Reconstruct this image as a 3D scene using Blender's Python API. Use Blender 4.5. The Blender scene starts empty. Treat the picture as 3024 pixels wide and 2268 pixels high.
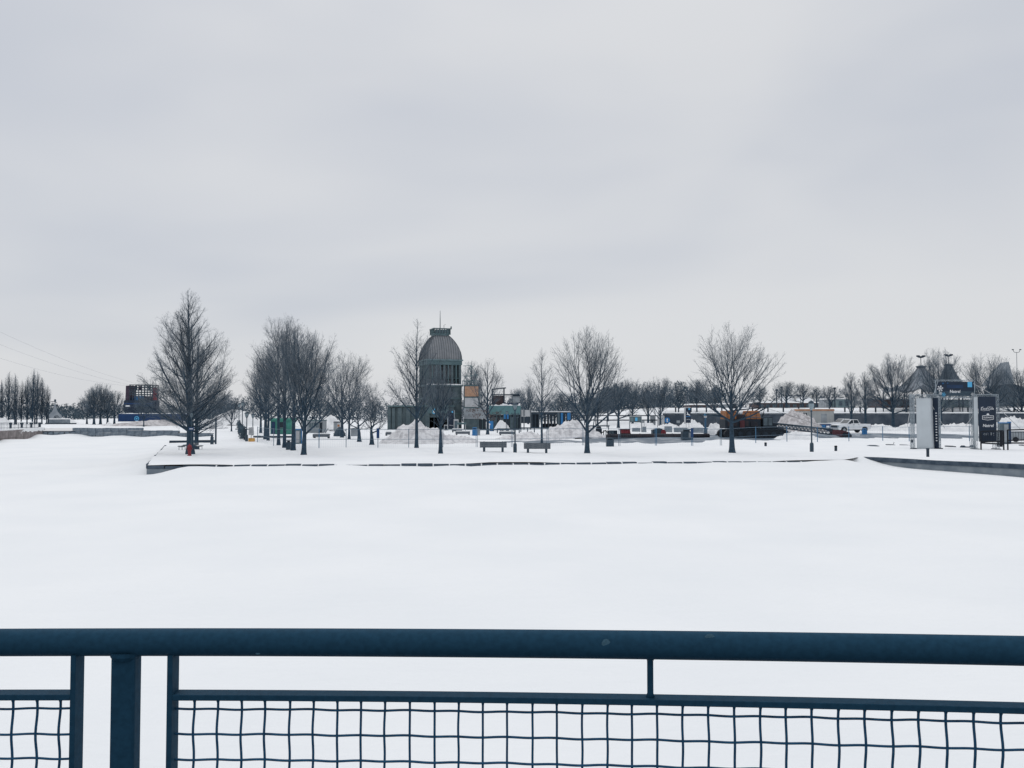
import bpy, bmesh, math, random
import numpy as np
from mathutils import Vector, Matrix, noise as mnoise

SC = bpy.context.scene
COL = SC.collection
rnd = random.Random(7)
R = math.radians

# ------------------------------------------------------------------ camera, sky, sun, exposure
FPX = 2566.0                      # focal length in pixels of the 3024 px wide photograph
CAM = Vector((0.0, 0.0, 2.5))
PITCH = math.atan((1225.0 - 1134.0) / FPX)
cam_d = bpy.data.cameras.new('camera')
cam_d.sensor_width = 36.0
cam_d.lens = FPX / 3024.0 * 36.0
cam_d.clip_start = 0.05
cam_d.clip_end = 6000.0
cam = bpy.data.objects.new('camera', cam_d)
cam.location = CAM
cam.rotation_euler = (math.pi / 2 + PITCH, 0, 0)
COL.objects.link(cam)
SC.camera = cam

SUN_EL, SUN_AZ = R(48), R(-25)     # azimuth from +Y towards +X
world = bpy.data.worlds.new('World')
SC.world = world
world.use_nodes = True
wn, wl = world.node_tree.nodes, world.node_tree.links
for n in list(wn):
    wn.remove(n)
w_out = wn.new('ShaderNodeOutputWorld')
w_bg = wn.new('ShaderNodeBackground')
w_bg.inputs['Strength'].default_value = 0.1
w_sky = wn.new('ShaderNodeTexSky')
w_sky.sky_type = 'NISHITA'
w_sky.sun_disc = False
w_sky.sun_elevation = SUN_EL
w_sky.sun_rotation = SUN_AZ
w_tc = wn.new('ShaderNodeTexCoord')
w_map = wn.new('ShaderNodeMapping')
w_map.inputs['Rotation'].default_value = (R(8), R(-16), R(12))
w_map.inputs['Scale'].default_value = (1.1, 1.0, 3.5)
w_noise = wn.new('ShaderNodeTexNoise')
w_noise.inputs['Scale'].default_value = 1.35
w_noise.inputs['Detail'].default_value = 3.5
w_noise.inputs['Roughness'].default_value = 0.42
w_noise.inputs['Distortion'].default_value = 0.35
w_ramp = wn.new('ShaderNodeValToRGB')
w_ramp.color_ramp.interpolation = 'EASE'
w_ramp.color_ramp.elements[0].position = 0.33
w_ramp.color_ramp.elements[0].color = (0.568, 0.597, 0.655, 1)
w_ramp.color_ramp.elements[1].position = 0.66
w_ramp.color_ramp.elements[1].color = (0.705, 0.715, 0.735, 1)
w_sep = wn.new('ShaderNodeSeparateXYZ')
w_z = wn.new('ShaderNodeMapRange')          # overcast dome: brighter towards the zenith
w_z.interpolation_type = 'SMOOTHSTEP'
w_z.inputs['From Min'].default_value = 0.35
w_z.inputs['From Max'].default_value = 1.0
w_z.inputs['To Min'].default_value = 10.0
w_z.inputs['To Max'].default_value = 15.5
w_mul = wn.new('ShaderNodeVectorMath')
w_mul.operation = 'SCALE'
w_mix = wn.new('ShaderNodeMix')
w_mix.data_type = 'RGBA'
w_mix.inputs['Factor'].default_value = 0.95
wl.new(w_tc.outputs['Generated'], w_map.inputs['Vector'])
wl.new(w_map.outputs['Vector'], w_noise.inputs['Vector'])
wl.new(w_noise.outputs['Fac'], w_ramp.inputs['Fac'])
wl.new(w_tc.outputs['Generated'], w_sep.inputs['Vector'])
wl.new(w_sep.outputs['Z'], w_z.inputs['Value'])
wl.new(w_ramp.outputs['Color'], w_mul.inputs[0])
wl.new(w_z.outputs['Result'], w_mul.inputs['Scale'])
wl.new(w_sky.outputs['Color'], w_mix.inputs['A'])
wl.new(w_mul.outputs['Vector'], w_mix.inputs['B'])
wl.new(w_mix.outputs['Result'], w_bg.inputs['Color'])
wl.new(w_bg.outputs['Background'], w_out.inputs['Surface'])

sun_d = bpy.data.lights.new('sun', 'SUN')
sun_d.energy = 0.56
sun_d.angle = R(40)
sun_d.color = (1.0, 0.975, 0.945)
sun = bpy.data.objects.new('sun', sun_d)
sv = Vector((math.sin(SUN_AZ) * math.cos(SUN_EL), math.cos(SUN_AZ) * math.cos(SUN_EL), math.sin(SUN_EL)))
sun.rotation_euler = (-sv).to_track_quat('-Z', 'Y').to_euler()
COL.objects.link(sun)

SC.view_settings.view_transform = 'Standard'
SC.view_settings.look = 'None'
SC.view_settings.exposure = 0.0
SC.view_settings.gamma = 1.0
SC.view_settings.use_curve_mapping = False
SC.render.engine = 'CYCLES'
SC.cycles.max_bounces = 6
SC.cycles.diffuse_bounces = 3
SC.cycles.transparent_max_bounces = 8

# ------------------------------------------------------------------ survey: photograph pixel -> place in the world
def ray(px, py):
    u, v = (px - 1512.0) / FPX, -(py - 1134.0) / FPX
    f = Vector((0, math.cos(PITCH), math.sin(PITCH)))
    up = Vector((0, -math.sin(PITCH), math.cos(PITCH)))
    return Vector((u, 0, 0)) + up * v + f
def at(px, py, d):
    r = ray(px, py)
    return CAM + r * (d / r.y)
def g(px, py, z=0.0):
    r = ray(px, py)
    return CAM + r * ((z - CAM.z) / r.z)
def X(px, d):
    return at(px, 1225, d).x
def Z(py, d):
    return at(1512, py, d).z
def S(d):
    return d / FPX

# ------------------------------------------------------------------ materials
def mat(name, col, rough=0.7, var=0.18, scale=3.0, metal=0.0, bump=0.0, col2=None, spec=0.3, pos=(0.35, 0.65)):
    m = bpy.data.materials.new(name)
    m.use_nodes = True
    nt = m.node_tree
    b = nt.nodes['Principled BSDF']
    b.inputs['Roughness'].default_value = rough
    b.inputs['Metallic'].default_value = metal
    b.inputs['Specular IOR Level'].default_value = spec
    tc = nt.nodes.new('ShaderNodeTexCoord')
    nz = nt.nodes.new('ShaderNodeTexNoise')
    nz.inputs['Scale'].default_value = scale
    nz.inputs['Detail'].default_value = 4
    rp = nt.nodes.new('ShaderNodeValToRGB')
    c2 = col2 or tuple(min(1, c * (1 + var)) for c in col)
    c1 = col if col2 else tuple(c * (1 - var) for c in col)
    rp.color_ramp.elements[0].position = pos[0]
    rp.color_ramp.elements[0].color = (*c1, 1)
    rp.color_ramp.elements[1].position = pos[1]
    rp.color_ramp.elements[1].color = (*c2, 1)
    nt.links.new(tc.outputs['Object'], nz.inputs['Vector'])
    nt.links.new(nz.outputs['Fac'], rp.inputs['Fac'])
    nt.links.new(rp.outputs['Color'], b.inputs['Base Color'])
    if bump:
        bp = nt.nodes.new('ShaderNodeBump')
        bp.inputs['Strength'].default_value = bump
        bp.inputs['Distance'].default_value = 0.05
        nt.links.new(nz.outputs['Fac'], bp.inputs['Height'])
        nt.links.new(bp.outputs['Normal'], b.inputs['Normal'])
    return m

M = {}
M['snow'] = mat('snow', (0.815, 0.832, 0.845), 0.85, scale=0.35, col2=(0.855, 0.866, 0.872), bump=0.25, spec=0.15)
M['ice_snow'] = mat('windblown_snow', (0.82, 0.838, 0.848), 0.85, scale=0.22, col2=(0.86, 0.872, 0.876), bump=0.35, spec=0.15)
M['dirty_snow'] = mat('dirty_snow', (0.44, 0.435, 0.45), 0.95, scale=2.3, col2=(0.73, 0.73, 0.74), bump=1.0, pos=(0.30, 0.60))
M['clean_pile'] = mat('piled_snow', (0.75, 0.76, 0.77), 0.9, scale=1.1, col2=(0.84, 0.85, 0.855), bump=0.5)
M['tan_pile'] = mat('sandy_snow', (0.36, 0.345, 0.35), 0.95, scale=1.9, col2=(0.60, 0.585, 0.59), bump=0.9)
M['slush'] = mat('slush', (0.07, 0.105, 0.145), 0.5, scale=0.55, col2=(0.62, 0.64, 0.66), bump=0.3, pos=(0.52, 0.72))
M['rail'] = mat('blue_rail_paint', (0.0155, 0.054, 0.094), 0.62, var=0.10, scale=70, bump=0.05, spec=0.04)
M['wire'] = mat('blue_wire_paint', (0.021, 0.080, 0.155), 0.6, var=0.2, scale=60, spec=0.06)
M['bark'] = mat('bark', (0.030, 0.057, 0.086), 0.9, var=0.3, scale=6, bump=0.5)
M['twig'] = mat('twig', (0.125, 0.155, 0.185), 0.9, var=0.25, scale=1.5)
M['twig_far'] = mat('far_twig', (0.120, 0.156, 0.192), 0.9, var=0.2, scale=0.5)
M['evergreen'] = mat('evergreen', (0.050, 0.082, 0.108), 0.9, var=0.28, scale=0.6)
M['dry_leaf'] = mat('dry_leaf', (0.11, 0.085, 0.08), 0.9, var=0.3, scale=4)
M['stone'] = mat('grey_stone', (0.105, 0.14, 0.18), 0.9, scale=2.2, col2=(0.22, 0.265, 0.31), bump=0.6)
M['brown_stone'] = mat('brown_stone', (0.15, 0.135, 0.135), 0.9, scale=1.2, col2=(0.28, 0.25, 0.25), bump=0.6)
M['coping'] = mat('dark_coping', (0.036, 0.056, 0.082), 0.85, scale=3, col2=(0.085, 0.112, 0.145), bump=0.4)
M['concrete'] = mat('concrete', (0.15, 0.185, 0.22), 0.9, scale=1.2, col2=(0.25, 0.285, 0.315), bump=0.4)
M['dark_concrete'] = mat('dark_concrete', (0.045, 0.062, 0.085), 0.9, scale=0.6, col2=(0.085, 0.105, 0.13), bump=0.4)
M['bench'] = mat('weathered_board', (0.085, 0.104, 0.125), 0.8, scale=9, col2=(0.14, 0.162, 0.182), bump=0.3)
M['dark_metal'] = mat('dark_metal', (0.025, 0.042, 0.062), 0.5, scale=8)
M['lamp_metal'] = mat('lamp_post_paint', (0.035, 0.062, 0.088), 0.5, scale=8)
M['lamp_glass'] = mat('frosted_lamp_glass', (0.26, 0.33, 0.37), 0.35, scale=10, var=0.1)
M['fence_blue'] = mat('fence_paint', (0.055, 0.15, 0.26), 0.5, scale=6)
M['fence_grey'] = mat('galvanised', (0.12, 0.185, 0.25), 0.5, scale=6)
M['teal'] = mat('teal_cladding', (0.075, 0.125, 0.14), 0.7, scale=1.2, col2=(0.10, 0.16, 0.175))
M['teal_dark'] = mat('dark_teal_steel', (0.062, 0.094, 0.108), 0.7, scale=1.2, col2=(0.105, 0.142, 0.156))
M['teal_pale'] = mat('pale_teal_metal', (0.14, 0.205, 0.225), 0.6, scale=1.5)
M['roof_metal'] = mat('weathered_roof_metal', (0.185, 0.20, 0.218), 0.6, scale=0.9, col2=(0.245, 0.255, 0.268))
M['roof_seam'] = mat('dark_roof_seam', (0.085, 0.10, 0.115), 0.6, scale=2)
M['teal_fascia'] = mat('green_blue_fascia', (0.105, 0.215, 0.23), 0.7, scale=1.2, var=0.1)
M['edge_trim'] = mat('tan_roof_edge', (0.40, 0.215, 0.13), 0.7, scale=2)
M['grey_panel'] = mat('grey_panel', (0.27, 0.30, 0.325), 0.7, scale=1.2)
M['pale_panel'] = mat('pale_panel', (0.45, 0.465, 0.48), 0.7, scale=1.0, var=0.1)
M['plywood'] = mat('plywood', (0.36, 0.215, 0.14), 0.8, scale=2.0, col2=(0.46, 0.29, 0.20))
M['glass_dark'] = mat('dark_glass', (0.015, 0.026, 0.038), 0.25, scale=2)
M['window'] = mat('window_glass', (0.08, 0.115, 0.14), 0.25, scale=2)
M['navy'] = mat('navy_panel', (0.012, 0.035, 0.085), 0.5, scale=2)
M['navy_print'] = mat('navy_banner', (0.014, 0.027, 0.05), 0.6, scale=1.5, var=0.15)
M['blue'] = mat('blue_paint', (0.009, 0.043, 0.130), 0.5, scale=1.2, var=0.12)
M['sky_blue'] = mat('light_blue_print', (0.10, 0.42, 0.70), 0.6, scale=3, var=0.1)
M['mid_blue'] = mat('mid_blue', (0.03, 0.17, 0.40), 0.5, scale=3)
M['white_print'] = mat('white_print', (0.78, 0.80, 0.82), 0.7, scale=3, var=0.04)
M['banner_white'] = mat('white_banner', (0.50, 0.545, 0.575), 0.6, scale=0.8, var=0.05)
M['alu'] = mat('truss_aluminium', (0.30, 0.35, 0.39), 0.45, scale=5, metal=0.2)
M['red'] = mat('red_paint', (0.21, 0.032, 0.042), 0.6, scale=3)
M['dark_red'] = mat('rusty_red', (0.095, 0.035, 0.042), 0.8, scale=2)
M['orange'] = mat('orange_paint', (0.36, 0.145, 0.055), 0.6, scale=2)
M['yellow'] = mat('ochre_plastic', (0.55, 0.31, 0.09), 0.6, scale=3)
M['green'] = mat('green_panel', (0.05, 0.21, 0.17), 0.6, scale=2)
M['rust'] = mat('rusty_dark_steel', (0.022, 0.027, 0.037), 0.8, scale=1.5, col2=(0.05, 0.042, 0.048))
M['rubber'] = mat('black_rubber', (0.012, 0.016, 0.022), 0.8, scale=6)
M['machine'] = mat('grimy_machine_steel', (0.013, 0.024, 0.038), 0.6, scale=3)
M['car_white'] = mat('white_car_paint', (0.66, 0.685, 0.71), 0.3, scale=1, var=0.04, spec=0.5)
M['brown_wall'] = mat('brown_cladding', (0.075, 0.058, 0.062), 0.8, scale=1)
M['tent_grey'] = mat('grey_tent_fabric', (0.20, 0.23, 0.26), 0.8, scale=0.6, col2=(0.28, 0.31, 0.34))
M['tent_dark'] = mat('dark_tent_fabric', (0.075, 0.098, 0.12), 0.8, scale=0.5)
M['trailer'] = mat('beige_trailer', (0.36, 0.375, 0.375), 0.7, scale=1, var=0.08)
M['cable'] = mat('steel_cable', (0.20, 0.22, 0.25), 0.6, scale=4)
M['plum'] = mat('plum_panel', (0.05, 0.038, 0.06), 0.7, scale=1)

# ------------------------------------------------------------------ mesh helpers
class MB:
    """collects shapes; build() links them as one mesh object"""
    def __init__(s):
        s.v, s.f = [], []
    def add(s, v, f):
        o = len(s.v)
        s.v += [tuple(p) for p in v]
        s.f += [tuple(i + o for i in q) for q in f]
        return s
    def box(s, x0, x1, y0, y1, z0, z1, rot=None, taper=None):
        v = [(x0, y0, z0), (x1, y0, z0), (x1, y1, z0), (x0, y1, z0), (x0, y0, z1), (x1, y0, z1), (x1, y1, z1), (x0, y1, z1)]
        if taper:
            cx, cy = (x0 + x1) / 2, (y0 + y1) / 2
            v = v[:4] + [(cx + (p[0] - cx) * taper[0], cy + (p[1] - cy) * taper[1], p[2]) for p in v[4:]]
        if rot is not None:
            c = Vector(((x0 + x1) / 2, (y0 + y1) / 2, (z0 + z1) / 2))
            v = [rot @ (Vector(p) - c) + c for p in v]
        return s.add(v, [(3, 2, 1, 0), (4, 5, 6, 7), (0, 1, 5, 4), (1, 2, 6, 5), (2, 3, 7, 6), (3, 0, 4, 7)])
    def tube(s, pts, r, n=6, cap=True):
        pts = [Vector(p) for p in pts]
        rr = r if isinstance(r, (list, tuple)) else [r] * len(pts)
        v, f = [], []
        for i, p in enumerate(pts):
            t = (pts[min(i + 1, len(pts) - 1)] - pts[max(i - 1, 0)]).normalized()
            a = t.cross(Vector((0, 0, 1)) if abs(t.z) < 0.9 else Vector((0, 1, 0))).normalized()
            b = t.cross(a)
            for k in range(n):
                th = 2 * math.pi * (k + 0.5) / n
                v.append(p + (a * math.cos(th) + b * math.sin(th)) * rr[i])
        for i in range(len(pts) - 1):
            for k in range(n):
                f.append((i * n + k, i * n + (k + 1) % n, (i + 1) * n + (k + 1) % n, (i + 1) * n + k))
        if cap:
            f.append(tuple(reversed(range(n))))
            f.append(tuple(range((len(pts) - 1) * n, len(pts) * n)))
        return s.add(v, f)
    def lathe(s, prof, n=12, c=(0, 0, 0), sq=False):
        v, f = [], []
        for (r, z) in prof:
            for k in range(n):
                th = 2 * math.pi * (k + 0.5) / n
                v.append((c[0] + r * math.cos(th), c[1] + r * math.sin(th), c[2] + z))
        for i in range(len(prof) - 1):
            for k in range(n):
                f.append((i * n + k, i * n + (k + 1) % n, (i + 1) * n + (k + 1) % n, (i + 1) * n + k))
        f.append(tuple(reversed(range(n))))
        f.append(tuple(range((len(prof) - 1) * n, len(prof) * n)))
        return s.add(v, f)
    def prism(s, out, y0, y1, axis='y'):
        """outline in (x,z) pushed from y0 to y1, or (y,z) pushed along x"""
        n = len(out)
        if axis == 'y':
            v = [(a, y0, b) for a, b in out] + [(a, y1, b) for a, b in out]
        elif axis == 'x':
            v = [(y0, a, b) for a, b in out] + [(y1, a, b) for a, b in out]
        else:
            v = [(a, b, y0) for a, b in out] + [(a, b, y1) for a, b in out]
        f = [tuple(range(n)), tuple(reversed(range(n, 2 * n)))]
        f += [(i, i + n, (i + 1) % n + n, (i + 1) % n) for i in range(n)]
        return s.add(v, f)
    def build(s, name, m, parent=None, loc=(0, 0, 0), rz=0.0, bevel=0.0, smooth=False):
        me = bpy.data.meshes.new(name)
        me.from_pydata(s.v, [], s.f)
        bm = bmesh.new()
        bm.from_mesh(me)
        bmesh.ops.recalc_face_normals(bm, faces=bm.faces)
        bm.to_mesh(me)
        bm.free()
        me.materials.append(M[m] if isinstance(m, str) else m)
        if smooth:
            me.polygons.foreach_set('use_smooth', [True] * len(me.polygons))
        o = bpy.data.objects.new(name, me)
        COL.objects.link(o)
        o.location = loc
        o.rotation_euler = (0, 0, rz)
        if parent:
            o.parent = parent
        if bevel:
            bv = o.modifiers.new('bevel', 'BEVEL')
            bv.width = bevel
            bv.segments = 2
            bv.limit_method = 'ANGLE'
        return o

def tag(o, label=None, cat=None, group=None, kind=None):
    if label: o['label'] = label
    if cat: o['category'] = cat
    if group: o['group'] = group
    if kind: o['kind'] = kind
    return o
def thing(name, label, cat, loc=(0, 0, 0), rz=0.0, group=None):
    o = bpy.data.objects.new(name, None)
    o.empty_display_size = 0.3
    COL.objects.link(o)
    o.location = loc
    o.rotation_euler = (0, 0, rz)
    return tag(o, label, cat, group)
def dup(root, loc, label, rz=None, scale=None):
    c = root.copy()
    COL.objects.link(c)
    c.location = loc
    if rz is not None: c.rotation_euler = (0, 0, rz)
    if scale is not None: c.scale = scale if isinstance(scale, (tuple, list)) else (scale,) * 3
    c['label'] = label
    for ch in list(root.children):
        d = ch.copy(); COL.objects.link(d); d.parent = c
        for s in ch.children:
            e = s.copy(); COL.objects.link(e); e.parent = d
    return c
def np_mesh(name, V, Q, m):
    me = bpy.data.meshes.new(name)
    V = np.asarray(V, np.float32); Q = np.asarray(Q, np.int32)
    me.vertices.add(len(V)); me.vertices.foreach_set('co', V.ravel())
    k = Q.shape[1]
    me.loops.add(Q.size); me.loops.foreach_set('vertex_index', Q.ravel())
    me.polygons.add(len(Q))
    me.polygons.foreach_set('loop_start', np.arange(0, Q.size, k, dtype=np.int32))
    me.update(calc_edges=True)
    me.materials.append(M[m])
    return me
FITS = []
def text(s, parent, m, loc, width, height, shear=0.0, name='lettering', bold=0.0):
    cu = bpy.data.curves.new(name, 'FONT')
    cu.body = s
    cu.align_x = 'CENTER'; cu.align_y = 'CENTER'
    cu.shear = shear
    cu.extrude = 0.004
    cu.offset = bold
    cu.resolution_u = 3
    cu.materials.append(M[m])
    o = bpy.data.objects.new(name, cu)
    COL.objects.link(o)
    o.parent = parent
    o.location = loc
    o.rotation_euler = (R(90), 0, 0)
    FITS.append((o, width, height))
    return o
def sm(a, b, x):
    t = min(1, max(0, (x - a) / (b - a)))
    return t * t * (3 - 2 * t)
def fbm(x, y, s=1.0, o=4, seed=0.0):
    return mnoise.fractal(Vector((x * s, y * s, seed)), 1.0, 2.0, o)

# ------------------------------------------------------------------ ground, ice, quay walls
PA, PB, PC, PD = g(435, 1371), g(2492, 1357), g(2538, 1346), g(3024, 1369)
PE = PD + (PD - PC).normalized() * 24
SHORE = [(p.x, p.y) for p in (PA, PB, PC, PD, PE)] + [(420, PE.y - 2), (420, 3000), (-1500, 3000), (-1500, -20), (-30, -20),
         (-42.5, 40), (-60.3, 102.5), (-65.0, 120.5), (-60.7, 121.5), (-41.0, 120.0), (-34.5, 100), (-31.2, 79), (-28.8, 72.5)]
def ground_z(x, y):
    z = 0.62 * (1 - sm(-57, -42, x)) if y > 60 else 0.62 * (1 - sm(-57, -30, x))
    if x > 16:
        z += 4.2 * sm(174, 206, y) * sm(16, 34, x)          # terrace behind the retaining wall
    z += 0.05 * math.sin(x * 0.31 + y * 0.17) + 0.03 * math.sin(x * 0.83 - y * 0.41 + 1.3)
    if y < 160:
        z += 0.035 * fbm(x, y, 0.5, 3)
    return z
def seg_dist(x, y, a, b):
    dx, dy = b[0] - a[0], b[1] - a[1]
    L2 = dx * dx + dy * dy
    t = min(1, max(0, ((x - a[0]) * dx + (y - a[1]) * dy) / L2))
    return math.hypot(x - a[0] - t * dx, y - a[1] - t * dy), t
ICE = -0.66
def ice_z(x, y):
    z = ICE + 0.035 * math.sin(x * 0.23 + 0.11 * y) + 0.03 * fbm(x, y * 0.7, 0.16, 3)
    if y > 15:
        s, t = seg_dist(x, y, SHORE[0], SHORE[1])
        k = sm(0.0, 0.06, t)
        n = 0.055 * fbm(x, 3.1, 0.55, 3)
        z += (0.515 + n * 1.0 + 0.02 * sm(0.8, 1.0, t)) * k * math.exp(-(s / 2.6) ** 1.4) + 0.12 * (1 - k) * math.exp(-(s / 1.6) ** 2)
        s2, t2 = seg_dist(x, y, SHORE[1], SHORE[2])
        z += 0.12 * math.exp(-(s2 / 1.6) ** 2)
        s3, t3 = seg_dist(x, y, SHORE[2], SHORE[3])
        z += 0.56 * math.exp(-(t3 / 0.17) ** 1.2) * math.exp(-(s3 / 1.7) ** 1.5) * (0.0 if s < s3 else 1.0)
        z += 0.07 * math.sin(x * 1.1) * math.exp(-(s3 / 1.3) ** 2) * t3
        for q in range(11, 14):
            s4, t4 = seg_dist(x, y, SHORE[q], SHORE[q + 1])
            z += (0.18 + 0.12 * math.sin(x * 0.9 + q)) * math.exp(-(s4 / 2.2) ** 2)
        s5, _ = seg_dist(x, y, SHORE[17], SHORE[0])
        z += 0.42 * math.exp(-(s5 / 1.7) ** 1.5) * sm(PA.y + 0.8, PA.y + 6, y)
    for wx, wy, sx, sy, h in ((-22.5, 45.5, 1.4, .35, .07), (-24.5, 50, 1.8, .3, .05), (-15, 36, 3, .4, .03), (6, 30, 4, .5, .03), (-38, 96, 4, 1.2, .10), (14, 41, 3, .4, .035)):
        z += h * math.exp(-((x - wx) / sx) ** 2 - ((y - wy + .12 * (x - wx)) / sy) ** 2)
    z += 0.42 * math.exp(-(((x + 64) / 3.6) ** 2 + ((y - 117.5) / 3.0) ** 2)) if y > 90 else 0
    return min(z, 0.0)

def snow_relief(m):
    nt = m.node_tree
    b = nt.nodes['Principled BSDF']
    tc = nt.nodes.new('ShaderNodeTexCoord')
    mp = nt.nodes.new('ShaderNodeMapping'); mp.inputs['Scale'].default_value = (0.55, 1.5, 1.0); mp.inputs['Rotation'].default_value = (0, 0, 0.3)
    n1 = nt.nodes.new('ShaderNodeTexNoise'); n1.inputs['Scale'].default_value = 1.6; n1.inputs['Detail'].default_value = 8; n1.inputs['Roughness'].default_value = 0.62
    bp = nt.nodes.new('ShaderNodeBump'); bp.inputs['Strength'].default_value = 0.35; bp.inputs['Distance'].default_value = 0.10
    old = b.inputs['Normal'].links[0].from_socket
    nt.links.new(tc.outputs['Object'], mp.inputs['Vector']); nt.links.new(mp.outputs['Vector'], n1.inputs['Vector'])
    nt.links.new(n1.outputs['Fac'], bp.inputs['Height']); nt.links.new(old, bp.inputs['Normal']); nt.links.new(bp.outputs['Normal'], b.inputs['Normal'])
snow_relief(M['ice_snow'])
def make_ice():
    ys = [2.06 + 0.0] + list(np.arange(2.6, 12, 0.45)) + list(np.arange(12, 40, 1.2)) + list(np.arange(40, 60, 0.33)) + list(np.arange(60, 126, 1.1))
    xs = list(np.arange(-72, -24, 1.5)) + list(np.arange(-24, 30, 0.42)) + list(np.arange(30, 60, 2.5))
    v = [(x, y, ice_z(x, y)) for y in ys for x in xs]
    n = len(xs)
    f = [(j * n + i, j * n + i + 1, (j + 1) * n + i + 1, (j + 1) * n + i) for j in range(len(ys) - 1) for i in range(n - 1)]
    o = MB().add(v, f).build('frozen_basin', 'ice_snow', smooth=True)
    tag(o, 'smooth snow covering the frozen basin', kind='structure')
make_ice()

def make_ground():
    bm = bmesh.new()
    bm.faces.new([bm.verts.new((x, y, 0)) for x, y in SHORE])
    cuts = [((x, 0, 0), (1, 0, 0)) for x in list(np.arange(-100, -30, 4)) + list(np.arange(-30, 30, 0.9)) + list(np.arange(30, 130, 5)) + [-1000, -600, -300, -180, -130, 180, 260]]
    cuts += [((0, y, 0), (0, 1, 0)) for y in list(np.arange(24, 46, 2.2)) + list(np.arange(46, 64, 0.7)) + list(np.arange(64, 110, 2)) + list(np.arange(110, 230, 4)) + [260, 320, 420, 600, 1000, 1700]]
    for co, no in cuts:
        bmesh.ops.bisect_plane(bm, geom=bm.verts[:] + bm.edges[:] + bm.faces[:], plane_co=co, plane_no=no)
    bmesh.ops.triangulate(bm, faces=[f for f in bm.faces if len(f.verts) > 4])
    for v in bm.verts:
        x, y = v.co.x, v.co.y
        z = ground_z(x, y)
        if y < 70 and -20 < x < 30:
            s = min(seg_dist(x, y, SHORE[i], SHORE[i + 1])[0] for i in range(3))
            z -= 0.09 * math.exp(-(s / 0.5) ** 2)      # rounded lip of snow along the edge
            z += 0.05 * math.exp(-((s - 1.3) / 0.8) ** 2)
        v.co.z = z
    bmesh.ops.recalc_face_normals(bm, faces=bm.faces)
    me = bpy.data.meshes.new('snow_ground')
    bm.to_mesh(me); bm.free()
    if me.polygons[0].normal.z < 0: me.flip_normals()
    me.polygons.foreach_set('use_smooth', [True] * len(me.polygons))
    me.materials.append(M['snow'])
    o = bpy.data.objects.new('snow_ground', me)
    COL.objects.link(o)
    tag(o, 'snow covering the quay and park beyond the basin', kind='structure')
make_ground()

def wall_along(mb, a, b, z0, z1, th, side=1):
    a, b = Vector((a[0], a[1], 0)), Vector((b[0], b[1], 0))
    t = (b - a).normalized(); n = Vector((t.y, -t.x, 0)) * side
    v = []
    for z in (z0, z1):
        for p in (a + n * 0.03, b + n * 0.03, b - n * th, a - n * th):
            v.append((p.x, p.y, z))
    mb.add(v, [(3, 2, 1, 0), (4, 5, 6, 7), (0, 1, 5, 4), (1, 2, 6, 5), (2, 3, 7, 6), (3, 0, 4, 7)])

def stone_run(parent, a, b, L, z0, z1, th, m, name, seed, gap=0.03, ztop=None, proud=0.04, plug=False):
    pk_ = MB()
    rr = random.Random(seed)
    a, b = Vector((*a, 0)), Vector((*b, 0))
    d = (b - a).length; t = (b - a).normalized()
    ang = math.atan2(t.y, t.x)
    n = max(1, round(d / L)); w = d / n
    for i in range(n):
        c = a + t * (w * (i + 0.5))
        ww = w * 0.5 - gap * rr.uniform(0.5, 1.4)
        top = (ztop((i + 0.5) / n) if ztop else z1) + rr.uniform(-0.025, 0.02)
        mb = MB().box(-ww, ww, -proud - rr.uniform(0, 0.03), th, z0, top, taper=(0.985, 0.97))
        o = mb.build(name, m, parent, (c.x, c.y, rr.uniform(-0.012, 0.012)), ang + rr.uniform(-0.006, 0.006))
        if plug and i > 3 and rr.random() < .8:
            q = a + t * (w * i); nn = Vector((t.y, -t.x, 0))
            p0 = q - t * .028 + nn * (proud + .05); p1 = q + t * .028 + nn * (proud + .05)
            k = rr.uniform(-.35, .8)
            pk_.add([p0 - t * .05 * k + Vector((0, 0, z0 - .02)), p1 + t * .05 * k + Vector((0, 0, z0 - .02)), p1 - nn * .3 + t * .05 + Vector((0, 0, z0 - .02)), p0 - nn * .3 - t * .05 + Vector((0, 0, z0 - .02)),
                     p0 + Vector((0, 0, z1 - .01)), p1 + Vector((0, 0, z1 - .01)), p1 - nn * .3 + Vector((0, 0, z1 + .03)), p0 - nn * .3 + Vector((0, 0, z1 + .03))],
                    [(3, 2, 1, 0), (4, 5, 6, 7), (0, 1, 5, 4), (1, 2, 6, 5), (2, 3, 7, 6), (3, 0, 4, 7)])
    if plug:
        tag(pk_.build('packed_snow', 'snow', parent), kind='stuff')
w = thing('stone_quay', 'long low snow capped quay edge of dark coping stones across the basin', 'quay wall')
mb = MB()
wall_along(mb, SHORE[0], SHORE[1], -1.2, -0.24, 0.5)
wall_along(mb, SHORE[17], SHORE[0], -1.2, -0.24, 0.5)
mb.build('wall_face', 'concrete', w)
stone_run(w, SHORE[0], SHORE[1], 0.84, -0.235, -0.075, 0.45, 'coping', 'coping_stone', 3, gap=0.035, plug=True)
stone_run(w, SHORE[17], SHORE[0], 1.3, -0.235, 0.0, 0.02, 'coping', 'coping_stone', 4, proud=0.05, gap=0.05)
w = thing('concrete_quay', 'grey concrete quay wall with dark top beam running towards the right', 'quay wall')
mb = MB(); wall_along(mb, SHORE[2], SHORE[3], -1.3, -0.30, 0.5); wall_along(mb, SHORE[3], SHORE[4], -1.3, -0.30, 0.5)
mb.build('wall_face', 'concrete', w)
mb = MB()
for q in (2, 3):
    a, b = SHORE[q], SHORE[q + 1]
    wall_along(mb, a, b, -0.295, -0.055, 0.56)
o = mb.build('top_beam', 'coping', w)
o.location = (-0.05, -0.03, 0)

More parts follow.
